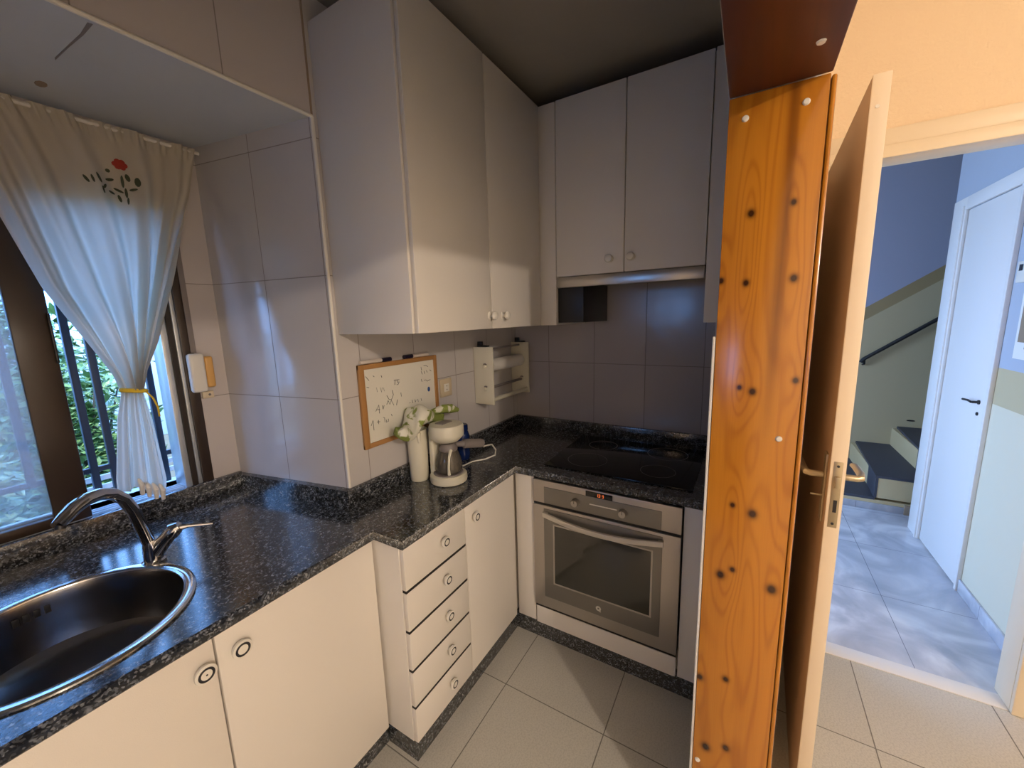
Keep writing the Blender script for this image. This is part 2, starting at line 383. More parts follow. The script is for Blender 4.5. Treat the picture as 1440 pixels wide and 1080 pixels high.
        o = bpy.data.objects.new(name, me); col.objects.link(o)
        if parent is not None: o.parent = parent
        else: o.location = o0
        return o
def thing(name, loc, label, cat, group=None):
    o = bpy.data.objects.new(name, None); col.objects.link(o); o.location = loc; o.empty_display_size = .05
    return tag(o, label, cat, group)
def tag(o, label=None, cat=None, group=None, kind=None):
    if label: o['label'] = label
    if cat: o['category'] = cat
    if group: o['group'] = group
    if kind: o['kind'] = kind
    return o
def struct(o, label=None): o['kind'] = 'structure'; (label and o.__setitem__('label', label)); return o

# ------------------------------------------------------------------ setting
XB, YN, YW = 2.228, 1.296, 1.888          # back wall, tiled wall beside niche, window wall
CEIL = 2.66; ZN = 2.284; LIN0 = .066; LIN1 = -.100
b = MB(); b.box(-3, 2.14, -4, 1.95, -.1, 0, 'floor_tile'); struct(b.build('floor'))
b = MB(); b.box(2.14, 5.1, -4, 1.9, -.1, 0, 'hall_marble'); struct(b.build('floor.001'))
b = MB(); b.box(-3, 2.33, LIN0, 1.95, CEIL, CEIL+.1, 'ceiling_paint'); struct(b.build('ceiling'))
b = MB(); b.box(-3, 2.3, -4, LIN1, 2.8, 2.9, 'room_paint'); struct(b.build('ceiling.001'))
b = MB(); b.box(2.14, 5.2, -4, 1.9, 3.4, 3.5, 'white_paint'); struct(b.build('ceiling.002'))
b = MB(); b.prism([(.912, YN), (2.34, YN), (2.34, 2.1), (.803, 2.1), (.803, YW)], 0, CEIL, 'wall_tile_pier'); struct(b.build('wall_left_pier'))
b = MB(); b.box(-1.5, .912, YN, 2.1, ZN+.006, CEIL, 'wall_tile')
b.box(-1.5, .910, YN+.004, 2.1, ZN, ZN+.006, 'soffit_paint')
# peeled cracks and a brown rust spot in the plaster of the soffit
b.prism([(.391, 1.318), (.399, 1.316), (.398, 1.38), (.392, 1.46), (.387, 1.56), (.384, 1.55), (.389, 1.45), (.393, 1.38)], ZN-.0012, ZN+.001, 'grey_plastic')
b.lathe([(.0, -.0015), (.017, -.0012), (.018, .001)], (.393, 1.74, ZN), 'cardboard', n=9, sx=.7, sy=1.2)
struct(b.build('wall_left_lintel'))
WX0, WX1, WZ0, WZ1 = -.12, .702, .950, 2.06
b = MB()
b.box(WX1, .83, YW, 2.1, 0, ZN, 'wall_tile'); b.box(-1.5, WX0, YW, 2.1, 0, ZN, 'wall_tile')
b.box(WX0, WX1, YW, 2.1, WZ1, ZN, 'wall_tile'); b.box(WX0, WX1, YW, 2.1, 0, WZ0, 'wall_tile'); struct(b.build('wall_left'))
b = MB(); b.box(-1.5, -.6, YN, YW, 0, ZN, 'wall_tile'); struct(b.build('wall_left_end'))
b = MB(); b.box(-3, -1.5, YN, 2.1, 0, CEIL, 'wall_tile'); struct(b.build('wall_left_far'))
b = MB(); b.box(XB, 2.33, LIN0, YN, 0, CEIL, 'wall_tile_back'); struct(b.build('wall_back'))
b = MB(); b.box(1.054, 2.33, LIN1+.006, LIN0, 0, 3.0, 'white_paint'); b.box(-1.0, 1.054, LIN1+.006, LIN0, 2.064, 3.0, 'white_paint'); b.box(-3, -1.0, LIN1+.006, LIN0, 0, 3.0, 'white_paint')
b.box(1.054, 2.14, LIN1, LIN1+.006, 0, 3.0, 'peach_paint'); b.box(-1.0, 1.054, LIN1, LIN1+.006, 2.064, 3.0, 'peach_paint'); b.box(-3, -1.0, LIN1, LIN1+.006, 0, 3., 'peach_paint'); struct(b.build('wall_middle'))
b = MB()
for y0, y1, z0, z1 in ((-4, .8, 0, 3), (1.28, 2.1, 0, 3), (.8, 1.28, 0, 1.45), (.8, 1.28, 1.98, 3)): b.box(-3.1, -3, y0, y1, z0, z1, 'room_paint')  # the opening in this unseen wall is added to let in fill light
struct(b.build('wall_rear'))
b = MB(); b.box(-3, 2.3, -4.1, -4, 0, 3, 'room_paint'); struct(b.build('wall_front'))
# wall with the hall door
DY0, DY1, DZ = -.985, -.262, 2.16
b = MB()
for y0, y1, z0, z1 in ((-4, DY0-.03, 0, 3.4), (DY1+.03, LIN1, 0, 3.4), (DY0-.03, DY1+.03, DZ+.03, 3.4)):
    b.box(2.14, 2.2, y0, y1, z0, z1, 'peach_paint'); b.box(2.2, 2.25, y0, y1, z0, z1, 'white_paint')
b.box(2.335, 2.36, LIN1, 1.9, 0, 3.4, 'white_paint'); b.box(2.14, 2.335, LIN1, 1.9, 2.9, 3.4, 'white_paint')
struct(b.build('wall_right'))
b = MB()    # casing and lining of that doorway
b.box(2.125, 2.14, DY0-.075, DY1+.075, DZ+.045, DZ+.105, 'casing_paint', .004); b.box(2.118, 2.14, DY0-.075, DY1+.075, DZ, DZ+.045, 'casing_paint', .004)
for y0, y1 in ((DY0-.075, DY0), (DY1, DY1+.075)): b.box(2.12, 2.14, y0, y1, 0, DZ, 'casing_paint', .004)
b.box(2.14, 2.25, DY0-.03, DY1+.03, DZ, DZ+.03, 'casing_paint', .003); b.box(2.14, 2.25, DY0-.03, DY0, 0, DZ, 'casing_paint', .003); b.box(2.14, 2.25, DY1, DY1+.03, 0, DZ, 'casing_paint', .003)
struct(b.build('trim_3'), 'cream painted casing around the open doorway to the hall')
b = MB(); b.box(2.135, 2.215, DY0, DY1, 0, .004, 'white_paint', .001); struct(b.build('trim_4'), 'pale threshold strip between the kitchen tiles and the hall marble')
# hall
b = MB(); b.box(2.25, 3.84, -1.25, -1.12, 0, 3.4, 'hall_paint_side'); struct(b.build('wall_hall_right'))
b = MB(); b.box(2.25, 3.0, -1.12, -1.108, 0, .075, 'hall_marble', .002); struct(b.build('baseboard_right'))
b = MB(); b.box(5.04, 5.15, -4, 1.9, 0, 3.4, 'hall_paint_stair'); struct(b.build('wall_hall_back'))
b = MB(); b.box(2.25, 5.1, -4.1, -4, 0, 3.4, 'white_paint'); b.box(2.25, 3.84, -4, -1.25, 2.9, 3.4, 'white_paint'); struct(b.build('wall_hall_far'))
b = MB(); b.box(2.335, 2.5, 1.6, 1.7, 0, 3.4, 'white_paint'); b.box(3.7, 5.1, 1.6, 1.7, 0, 3.4, 'white_paint'); b.box(2.5, 3.7, 1.6, 1.7, 2.4, 3.4, 'white_paint'); struct(b.build('wall_hall_left'))
b = MB(); b.box(4.005, 4.02, -1.13, 1.6, 0, .055, 'hall_marble', .002); b.box(3.998, 4.02, -1.19, -1.13, 0, .075, 'cardboard', .002); struct(b.build('baseboard_stairs'))

# pine lining of the opening
b = MB(); b.box(1.034, 1.054, -.108, .0628, 0, 2.044, 'pine_jamb', .0025)
tr = struct(b.build('trim_1'), 'orange varnished knotty pine jamb board standing at the end of the wall between kitchen and living room')
b = MB(); b.box(1.031, 1.060, -.1175, -.1085, 0, 2.04, 'pine_jamb', .004); b.build('moulding', tr)
for y, z in ((-.072, 2.003), (.031, 1.999), (-.074, 1.317), (.050, .37)):
    b = MB(); b.lathe([(0, .0035), (.005, .003), (.0068, 0)], (1.034, y, z), 'white_plastic', '-x', 16); tag(b.build('screw_cap', tr), 'small white screw cap on the pine')
b = MB(); b.box(-1.0, 1.034, -.110, .0628, 2.044, 2.064, 'pine_head_shaded', .003)
th_ = struct(b.build('trim_2'), 'pine head board, shade put into its dark colour, over the opening above the knotty jamb')
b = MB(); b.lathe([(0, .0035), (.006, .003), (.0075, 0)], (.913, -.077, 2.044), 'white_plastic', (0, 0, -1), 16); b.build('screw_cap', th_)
b = MB(); b.box(1.036, 1.053, .0632, .070, 0, 1.545, 'white_paint', .002); struct(b.build('trim_5'), 'narrow white strip beside the pine jamb on the kitchen side')
# plastic corner trims of the niche
b = MB(); b.tube([(.9135, YN-.001, .97), (.9135, YN-.001, ZN)], .006, 'white_plastic', 10); b.tube([(-.6, YN-.001, ZN+.001), (.9135, YN-.001, ZN+.001)], .006, 'white_plastic', 10); b.tube([(.9135, YN-.001, ZN), (.9135, YN-.001, CEIL-.03)], .0035, 'cardboard', 8)
struct(b.build('trim_6'), 'thin cream edge trim along the corner of the window niche')

# ------------------------------------------------------------------ window
b = MB()
b.box(.664, .702, 1.885, 1.99, WZ0, WZ1, 'brown_frame', .003); b.box(.652, .664, 1.893, 1.99, WZ0, WZ1, 'alu', .001)
b.box(.634, .652, 1.90, 1.99, WZ0, WZ1, 'dark_brown'); b.box(.612, .634, 1.905, 2.0, WZ0, WZ1, 'alu', .002)
b.box(WX0, -.08, 1.885, 1.99, WZ0, WZ1, 'brown_frame', .003); b.box(WX0, .702, 1.885, 1.99, WZ1-.05, WZ1, 'brown_frame', .003)
b.box(-.08, .64, 1.892, 1.904, WZ0, WZ0+.018, 'alu', .001); b.box(-.08, .64, 1.904, 1.99, WZ0, WZ0+.006, 'alu')
for yy in (1.925, 1.948, 1.97): b.box(-.08, .64, yy, yy+.004, WZ0+.006, WZ0+.02, 'alu')
win = struct(b.build('window_1'), 'brown sliding window over the sink, its right half slid open')
def sash(x0, x1, y0, y1, nm_):
    f = MB(); z0, z1 = WZ0+.02, WZ1-.05; sw = .085
    f.box(x1-sw, x1, y0, y1, z0, z1, 'brown_frame', .004); f.box(x0, x0+.05, y0, y1, z0, z1, 'brown_frame', .004)
    f.box(x0+.05, x1-sw, y0, y1, z0, z0+.032, 'brown_frame', .003); f.box(x0+.05, x1-sw, y0, y1, z1-.045, z1, 'brown_frame', .003)
    o = f.build('sash', win)
    g = MB(); g.box(x0+.048, x1-sw+.002, (y0+y1)/2-.002, (y0+y1)/2+.002, z0+.03, z1-.043, 'window_glass'); g.build('glass', o)
    return o
s1 = sash(-.078, .345, 1.905, 1.927, 'a')
s2 = sash(-.078, .350, 1.945, 1.967, 'b')
b = MB(); b.box(.3375, .3445, 1.893, 1.9055, 1.50, 1.66, 'black_plastic', .003); tag(b.build('latch', s1), 'black window latch')
b = MB(); b.box(WX0-.1, .75, 2.1, 2.22, .90, .93, 'white_paint', .004); b.box(WX0, WX1, 1.99, 2.1, .935, .95, 'white_paint'); struct(b.build('trim_7'), 'white outer window sill')

b = MB()   # winder
b.box(.668, .722, 1.852, 1.884, 1.345, 1.50, 'white_plastic', .012, seg=4)
wd = tag(b.build('blind_strap_winder', None, (.70, 1.884, 1.345)), 'white and orange plastic blind strap winder beside the window frame', 'strap winder')
b = MB(); b.box(.7225, .752, 1.858, 1.887, 1.36, 1.485, 'orange_plastic', .008, seg=3); tag(b.build('side_cover', wd), 'orange tan side of the winder')
b = MB(); b.box(.705, .745, 1.878, 1.8875, 1.315, 1.343, 'ivory', .002); b.lathe([(0, .003), (.004, .003), (.005, 0)], (.73, 1.878, 1.329), 'grey_plastic', '-y', 10); b.build('screw_plate', wd)
b = MB(); b.box(.690, .708, 1.880, 1.883, 1.502, 2.04, 'grey_plastic'); b.build('strap', wd)

# grille outside
gr = thing('window_grille', (.3, 2.16, .9), 'dark blue iron window grille of square bars outside the window', 'window grille')
for x in (.10, .262, .42, .475, .633, .78):
    z0, z1 = .94, (1.76 if x in (.262, .42, .10) else 2.1)
    b = MB(); b.box(x-.011, x+.011, 2.15, 2.172, z0 if x != .262 else 1.06, z1, 'grille_paint', .002); b.build('bar', gr)
b = MB(); b.box(-.3, .44, 2.152, 2.17, 1.745, 1.768, 'grille_paint', .002); b.build('rail', gr)
b = MB(); b.box(-.3, .9, 2.152, 2.17, 1.055, 1.075, 'grille_paint', .002); b.build('rail', gr)
b = MB(); b.box(-.3, .9, 2.152, 2.17, 2.09, 2.11, 'grille_paint', .002); b.build('rail', gr)

# garden
fe = thing('slatted_rail', (.66, 2.30, .9), 'low white slatted rail outside the lower right of the window', 'slatted rail')
for z in (.945, .985, 1.025):
    b = MB(); b.box(.36, .98, 2.27, 2.285, z, z+.022, 'white_paint', .002); b.build('slat', fe)
for x in (.38, .94):
    b = MB(); b.box(x, x+.02, 2.286, 2.306, -.3, 1.05, 'white_paint', .002); b.build('post', fe)
b = MB(); b.box(-8, 10, 2.12, 16, -.32, -.3, 'garden_soil'); struct(b.build('ground'), 'garden ground outside the window')
b = MB(); b.box(-6, 9, 9.0, 9.2, -.3, 1.5, 'garden_wall', .01); tag(b.build('garden_wall', None, (1, 9, -.3)), 'pale garden wall behind the shrubs', 'garden wall')
def shrub(name, label, cx, cy, z0, z1, rx, ry, n, size, mat, seed, group=None):
    rnd = random.Random(seed); t = thing(name, (cx, cy, -.3), label, 'shrub' if 'tree' not in name else 'tree', group)
    st = MB()
    for k in range(6):
        a = rnd.uniform(0, 2*PI); rr = rnd.uniform(.2, .7)
        st.tube([(cx, cy, -.3), (cx+.3*rr*rx*math.cos(a), cy+.3*rr*ry*math.sin(a), z0+.4*(z1-z0)), (cx+rr*rx*math.cos(a), cy+rr*ry*math.sin(a), z0+.85*(z1-z0))], [.02, .014, .005], 'bark', 6)
    st.build('stem', t)
    me = bpy.data.meshes.new('foliage'); V = []; Fc = []
    for k in range(n):
        while True:
            p = Vector((rnd.uniform(-1, 1), rnd.uniform(-1, 1), rnd.uniform(-1, 1)))
            if .35 < p.length < 1: break
        lump = 1+.18*math.sin(5*p.x+3*p.z+seed)+.15*math.sin(7*p.y-4*p.z)
        c = Vector((cx+p.x*rx*lump, cy+p.y*ry*lump, (z0+z1)/2+p.z*(z1-z0)/2*lump))
        d = Vector((rnd.gauss(0, 1), rnd.gauss(0, 1), rnd.gauss(0, .6))).normalized(); e = d.cross(Vector((rnd.gauss(0, .4), rnd.gauss(0, .4), 1))).normalized(); nrm = d.cross(e)
        s_ = size*rnd.uniform(.6, 1.3); i = len(V)
        V += [c-d*s_, c+e*s_*.42-d*s_*.1+nrm*s_*.12, c+d*s_, c-e*s_*.42-d*s_*.1+nrm*s_*.12]
        Fc += [(i, i+1, i+2), (i, i+2, i+3)]
    me.from_pydata([tuple(v-Vector((cx, cy, -.3))) for v in V], [], Fc); me.materials.append(MATS[mat])
    o = bpy.data.objects.new('foliage', me); col.objects.link(o); o.parent = t; o['kind'] = 'stuff'
shrub('garden_shrub', 'pale green leafy shrub just behind the grille at its left', -.05, 3.2, -.2, 1.30, .42, .36, 4200, .05, 'leaf_pale', 1, 'shrubs behind the window grille')
shrub('garden_shrub', 'mid green shrub behind the middle bars of the grille', .72, 4.1, -.2, 1.42, .42, .36, 4200, .05, 'leaf_green', 2, 'shrubs behind the window grille')
shrub('garden_shrub', 'dark leafy shrub low behind the right end of the grille', 1.55, 3.3, -.2, 1.30, .42, .36, 4200, .05, 'leaf_pale', 3, 'shrubs behind the window grille')
shrub('garden_tree', 'loose green tree at the back of the garden, left', .5, 6.6, .2, 1.95, .95, .8, 4500, .08, 'leaf_green', 4, 'trees at the back of the garden')
shrub('garden_tree', 'dark green tree at the back of the garden, right', 3.3, 6.8, .2, 1.9, .95, .8, 4500, .08, 'leaf_dark', 5, 'trees at the back of the garden')
shrub('garden_tree', 'green tree at the far left of the garden', -2.2, 6.2, .2, 1.9, .95, .8, 4000, .08, 'leaf_pale', 6, 'trees at the back of the garden')

# ------------------------------------------------------------------ curtain
LX = [(2.262, .26), (2.10, .306), (1.976, .329), (1.832, .349), (1.736, .362), (1.635, .392), (1.45, .452), (1.39, .460)]
RX = [(2.262, .788), (2.10, .755), (1.942, .705), (1.759, .650), (1.556, .575), (1.45, .528), (1.39, .512)]
def interp(T, z):
    if z >= T[0][0]: return T[0][1]
    for (za, xa), (zb, xb) in zip(T, T[1:]):
        if z >= zb: t = (za-z)/(za-zb); return xa+(xb-xa)*t
    return T[-1][1]
LT = [(1.39, .458), (1.30, .436), (1.09, .405), (1.03, .402)]; RTT = [(1.39, .514), (1.28, .528), (1.085, .538), (.99, .520)]
def cur(u, v):
    # upper part: v 0..1 from rail to tie
    z = 2.262-(2.262-1.39)*v
    extra = (1-v)**1.3*.10                       # cloth continues a little past the sash edge at the top left
    xl, xr = interp(LX, z)-extra, interp(RX, z)
    wdt = xr-xl; x = xl+wdt*(u**(1-.15*v))
    amp = .006+.017*min(1, v*1.6)
    ph = 2*PI*(5.6*u+.45*math.sin(5*u+v*2))
    y = 1.835+amp*math.sin(ph)+.006*math.sin(ph*2.3+3*v)
    if v < .05: y += .004*math.sin(2*PI*30*u)
    y -= .030*v**2*math.sin(PI*u)
    return (x, y, z-.006*math.sin(ph)*v)
def cur2(u, v):
    z = 1.39-(1.39-1.045)*v
    xl, xr = interp(LT, z), interp(RTT, z)
    x = xl+(xr-xl)*u
    if v > .92: z -= 0
    zz = z-(.045 if u > .45 else 0)*v*min(1, (u-.45)*4 if u > .45 else 0)
    amp = .006+.012*v
    y = 1.832+amp*math.sin(2*PI*3.2*u+1)+.004*math.sin(2*PI*9*u)-.02*math.sin(PI*u)*(1-v)
    return (x, y, zz)
b = MB(); b.grid(cur, 180, 70, 'curtain_cloth')
cu = tag(b.build('curtain', None, (.5, 1.835, 2.262), uv=False), 'cream embroidered curtain gathered to one side with a yellow tie over the sink window', 'curtain')
b = MB(); b.grid(cur2, 60, 36, 'curtain_cloth'); b.build('lower_drape', cu, uv=False)
b = MB()
b.tube([(.487+.031*math.cos(t*2*PI/16), 1.822+.028*math.sin(t*2*PI/16), 1.392-.006*math.cos(t*2*PI/16)) for t in range(17)], .0075, 'yellow_cloth', 8)
b.tube([(.510, 1.80, 1.388), (.525, 1.79, 1.36), (.535, 1.795, 1.325), (.537, 1.80, 1.29)], .003, 'yellow_cloth', 6)
tag(b.build('tie_back', cu), 'yellow braided tie')
b = MB()
for a_, c_ in (((.455, 1.10)), ((.472, 1.085)), ((.490, 1.07)), ((.508, 1.06))):
    b.tube([(a_, 1.822, c_-.02), (a_+.004, 1.812, c_-.045), (a_+.003, 1.818, c_-.08)], [.004, .009, .006], 'white_paint', 8)
b.build('tassel', cu)
b = MB(); b.tube([(-.3, 1.84, 2.252), (.80, 1.84, 2.252)], .006, 'white_plastic', 8); tag(b.build('curtain_rod', None, (.2, 1.84, 2.252)), 'thin rod threaded through the top hem of the cream curtain', 'curtain rod')
# embroidery stitched on the cloth
def cpt(x, z, off=.004):
    v = (2.262-z)/(2.262-1.39)
    best = min(((abs(cur(u/200, v)[0]-x), u/200) for u in range(201)))
    p = cur(best[1], v); return Vector((x, p[1]-off, z))
def petal(b, x, z, rx, rz, ang, m):
    pts = []
    c0 = cpt(x, z); n = 10; V = []
    for k in range(n):
        a = 2*PI*k/n; dx = rx*math.cos(a); dz = rz*math.sin(a)
        px = x+dx*math.cos(ang)-dz*math.sin(ang); pz = z+dx*math.sin(ang)+dz*math.cos(ang)
        V.append(b.bm.verts.new(cpt(px, pz)))
    cv = b.bm.verts.new(cpt(x, z, .006))
    b._set([b.bm.faces.new((V[k], V[(k+1) % n], cv)) for k in range(n)], m, True)
b = MB()
for k in range(6): petal(b, .561+.010*math.cos(k*PI/3), 2.143+.008*math.sin(k*PI/3), .010, .009, k, 'red_thread')
for x, z, rx, rz, a in ((.53, 2.118, .006, .006, 0), (.50, 2.085, .004, .016, .3), (.512, 2.063, .004, .010, -.6), (.470, 2.075, .004, .012, .5), (.484, 2.078, .003, .012, .2), (.53, 2.09, .012, .005, .3), (.548, 2.06, .013, .004, -.5),
                        (.56, 2.09, .004, .02, 0), (.575, 2.105, .007, .012, .2), (.598, 2.096, .007, .015, 0), (.585, 2.07, .012, .004, .4), (.565, 2.055, .004, .016, 0), (.548, 2.035, .004, .012, .2), (.567, 2.03, .003, .012, -.1), (.505, 2.05, .003, .012, .1), (.53, 2.05, .009, .004, -.4)):
    petal(b, x, z, rx, rz, a, 'green_thread')
tag(b.build('embroidery', cu, uv=False), 'embroidered red rose with dark leaves')

# ------------------------------------------------------------------ worktop
def slab(name, outlines, z0, z1, mat, bev, parent=None):
    cu_ = bpy.data.curves.new(name, 'CURVE'); cu_.dimensions = '2D'; cu_.fill_mode = 'BOTH'; cu_.extrude = (z1-z0)/2-bev; cu_.bevel_depth = bev; cu_.bevel_resolution = 2; cu_.offset = -bev
    for pts in outlines:
        sp = cu_.splines.new('POLY'); sp.points.add(len(pts)-1); sp.use_cyclic_u = True
        for i, (x, y) in enumerate(pts): sp.points[i].co = (x, y, 0, 1)
    t = bpy.data.objects.new('t', cu_); col.objects.link(t)
    dg = bpy.context.evaluated_depsgraph_get(); me = bpy.data.meshes.new_from_object(t.evaluated_get(dg)); bpy.data.objects.remove(t)
    me.transform(Matrix.Translation((0, 0, (z0+z1)/2))); me.materials.clear(); me.materials.append(MATS[mat])
    o = bpy.data.objects.new(name, me); col.objects.link(o); return o
SC = (.162, 1.363)
circ = [(SC[0]+.232*math.cos(2*PI*k/64), SC[1]+.232*math.sin(2*PI*k/64)) for k in range(64)]
wt = slab('worktop', [[(-.598, 1.058), (.818, 1.058), (.818, .922), (1.548, .922), (1.548, .068), (XB-.002, .068), (XB-.002, YN-.002), (.911, YN-.002), (.801, YW-.002), (-.598, YW-.002)], circ], .865, .900, 'granite', .004)
tag(wt, 'black speckled granite worktop running from the sink round the corner to the hob', 'worktop')
b = MB(); b.box(-.598, .80, YW-.022, YW-.002, .900, .975, 'granite', .003)
b.prism([(.911, YN-.002), (.801, YW-.003), (.780, YW-.022), (.886, YN-.022)], .900, .969, 'granite')
b.box(.889, XB-.003, YN-.022, YN-.002, .900, .968, 'granite', .003); b.box(XB-.022, XB-.003, .068, YN-.022, .900, .968, 'granite', .003)
b.build('upstand', wt)

# sink
sk = thing('kitchen_sink', (SC[0], SC[1], .90), 'round stainless steel sink bowl set into the granite below the window', 'sink')
b = MB()
b.lathe([(.2215, .9030), (.2195, .897), (.216, .87), (.211, .80), (.200, .765), (.172, .745), (.10, .738), (.045, .736), (.040, .728), (0, .728)], (SC[0], SC[1], 0), 'sink_steel', n=72)
b.build('bowl', sk)
b = MB(); b.lathe([(.249, .901), (.2485, .905), (.244, .9085), (.236, .9065), (.228, .9085), (.2225, .9055), (.2215, .9030)], (SC[0], SC[1], 0), 'steel_rim', n=72); b.build('rim', sk)
b = MB(); b.lathe([(.040, .7285), (.038, .7315), (.028, .7305), (0, .7315)], (SC[0], SC[1], 0), 'chrome', n=32)
for k in range(8):
    a = k*PI/4; b.lathe([(0, .0012), (.003, .001)], (SC[0]+.02*math.cos(a), SC[1]+.02*math.sin(a), .7315), 'black_plastic', n=8)
b.build('drain', sk)
b = MB()
for k, da in enumerate((-.12, -.04, .04, .12)):
    a = math.radians(96)+da*1.1; r_ = .2135
    b.box(SC[0]+r_*math.cos(a)-.006, SC[0]+r_*math.cos(a)+.006, SC[1]+r_*math.sin(a)-.002, SC[1]+r_*math.sin(a)+.002, .855, .875, 'black_plastic', .001)
tag(b.build('overflow', sk), 'dark overflow slots')

# tap
tp = thing('kitchen_tap', (.378, 1.512, .90), 'chrome swan neck mixer tap standing behind the round sink', 'tap')
b = MB(); b.lathe([(.030, 0), (.029, .008), (.024, .012), (.022, .05), (.019, .075), (0, .075)], (.378, 1.512, .90), 'chrome', n=28)
b.tube([(.385, 1.507, .93), (.402, 1.487, .965), (.418, 1.470, .990)], [.020, .021, .0185], 'chrome', 20)
b.build('body', tp)
b = MB()
P = [(.375, 1.512, .96), (.364, 1.506, 1.02), (.350, 1.497, 1.085), (.333, 1.485, 1.13), (.308, 1.467, 1.160), (.280, 1.446, 1.174), (.250, 1.424, 1.177), (.225, 1.403, 1.170), (.203, 1.385, 1.158), (.188, 1.372, 1.150)]
b.tube(P, [.0165, .016, .0155, .0155, .016, .0165, .017, .0165, .015, .012], 'chrome', 18)
b.tube([(.196, 1.379, 1.152), (.193, 1.376, 1.138)], .010, 'black_plastic', 14); b.build('spout', tp)
b = MB(); b.tube([(.414, 1.474, .982), (.424, 1.466, .998), (.436, 1.457, 1.006)], [.0205, .022, .014], 'chrome', 18)
b.tube([(.430, 1.461, .999), (.452, 1.445, 1.000), (.478, 1.425, .996), (.502, 1.410, .992)], [.011, .0062, .0045, .0035], 'chrome', 10); b.build('lever', tp)

# ------------------------------------------------------------------ base cabinets
def big_knob(b, x, y, z, axis, r=.017, dot=False, cream=True):
    m1 = 'white_plastic'
    b.lathe([(.008, 0), (.008, .008), (r*.9, .012), (r, .018), (r*.97, .022), (r*.74, .0235)], (x, y, z), m1, axis, 24)
    b.lathe([(r*.74, .0235), (r*.62, .0225), (r*.50, .0235)], (x, y, z), 'ink', axis, 24)
    b.lathe([(r*.50, .0235), (0, .0242)], (x, y, z), m1, axis, 24)
    if dot: b.lathe([(0, .0252), (.002, .025), (.0022, .0235)], (x, y, z), 'ink', axis, 10)
def ball_knob(b, x, y, z, axis):
    b.lathe([(.016, 0), (.015, .003), (.007, .005), (.007, .012), (.015, .017), (.018, .024), (.015, .031), (.008, .034), (0, .035)], (x, y, z), 'white_plastic', axis, 20)

c1 = thing('sink_cabinet', (.1, 1.10, .10), 'long white laminate base cabinet under the sink with two flat doors', 'cabinet')
b = MB(); b.box(-.598, .818, 1.085, 1.10, .10, .862, 'laminate_edge'); b.box(-.598, .826, 1.10, 1.865, .10, .118, 'laminate'); b.box(.810, .826, 1.10, 1.28, .118, .862, 'laminate'); b.box(-.598, -.582, 1.10, 1.865, .118, .862, 'laminate'); b.build('body', c1)
for x0, x1, kx, d in ((-.145, .3405, .312, True), (.3445, .816, .391, False)):
    b = MB(); b.box(x0, x1, 1.066, 1.0845, .105, .862, 'laminate', .003); dr = b.build('door', c1)
    b = MB(); big_knob(b, kx, 1.066, .797 if d else .800, '-y', .0235, d); kn = b.build('knob', dr)
    tag(kn, 'white knob with a black ring and a dark centre dot' if d else 'white knob with a black ring')
b = MB(); b.box(-.598, -.149, 1.066, 1.0845, .105, .862, 'laminate', .003); b.build('door', c1)
c2 = thing('drawer_cabinet', (1.0, 1.1, .10), 'white base cabinet with five stacked drawers under the worktop step', 'cabinet')
b = MB(); b.box(.827, .8395, .9515, YN-.02, .10, .862, 'laminate', .001); b.box(.840, 1.160, .9515, YN-.02, .10, .862, 'gap_shade_dark'); b.build('body', c2)  # body coloured dark to paint shade behind the drawer gaps
zs = [.100, .262, .412, .560, .712, .862]; zs = [.100, .250, .399, .552, .706, .862]
for k in range(5):
    b = MB(); b.box(.829, 1.1585, .932, .951, zs[k]+.0, zs[k+1]-(.010 if k < 4 else 0), 'laminate', .003)
    if k < 4: b.box(.8305, 1.1570, .9335, .951, zs[k+1]-.010, zs[k+1]-.0005, 'gap_shade_dark')  # dark strip paints the gap's shadow line above the drawer
    dw = b.build('drawer', c2)
    b = MB(); big_knob(b, 1.02, .932, (zs[k]+zs[k+1])/2+.008, '-y', .0205); b.build('knob', dw)
c3 = thing('corner_base_cabinet', (1.35, 1.1, .10), 'narrow white base cabinet with one tall door between the drawers and the oven corner', 'cabinet')
b = MB(); b.box(1.1625, 1.60, .952, YN-.02, .10, .862, 'laminate'); b.build('body', c3)
b = MB(); b.box(1.1625, 1.545, .932, .9505, .10, .862, 'laminate', .003); dr = b.build('door', c3)
b = MB(); big_knob(b, 1.215, .932, .800, '-y', .0205); b.build('knob', dr)
c4 = thing('oven_housing', (1.9, .5, .10), 'white base unit around the built in oven with filler strips and a low front panel', 'cabinet')
b = MB(); b.box(1.5605, XB-.03, .83, .93, .10, .862, 'laminate', .002); b.build('left_filler', c4)
b = MB(); b.box(1.5605, XB-.03, .068, .170, .10, .862, 'laminate', .002); b.build('right_filler', c4)
b = MB(); b.box(1.60, XB-.03, .1715, .8285, .10, .19, 'laminate'); b.build('base', c4)
b = MB(); b.box(1.553, 1.572, .176, .825, .098, .192, 'laminate', .006, seg=3); b.build('lower_panel', c4)
def plinth(pts, label, nm_='plinth'):
    b = MB(); b.prism(pts, 0.001, .0985, 'granite'); c = pts[0]
    tag(b.build(nm_, None, (c[0], c[1], 0)), label, 'plinth', None)
plinth([(-.598, 1.10), (.835, 1.10), (.835, 1.118), (-.598, 1.118)], 'dark granite plinth below the sink cabinet doors')
plinth([(.837, .95), (1.572, .95), (1.572, .968), (.855, .968), (.855, 1.098), (.837, 1.098)], 'dark granite plinth wrapping the foot of the drawer cabinet')
plinth([(1.575, .068), (1.593, .068), (1.593, .966), (1.575, .966)], 'dark granite plinth below the oven housing')

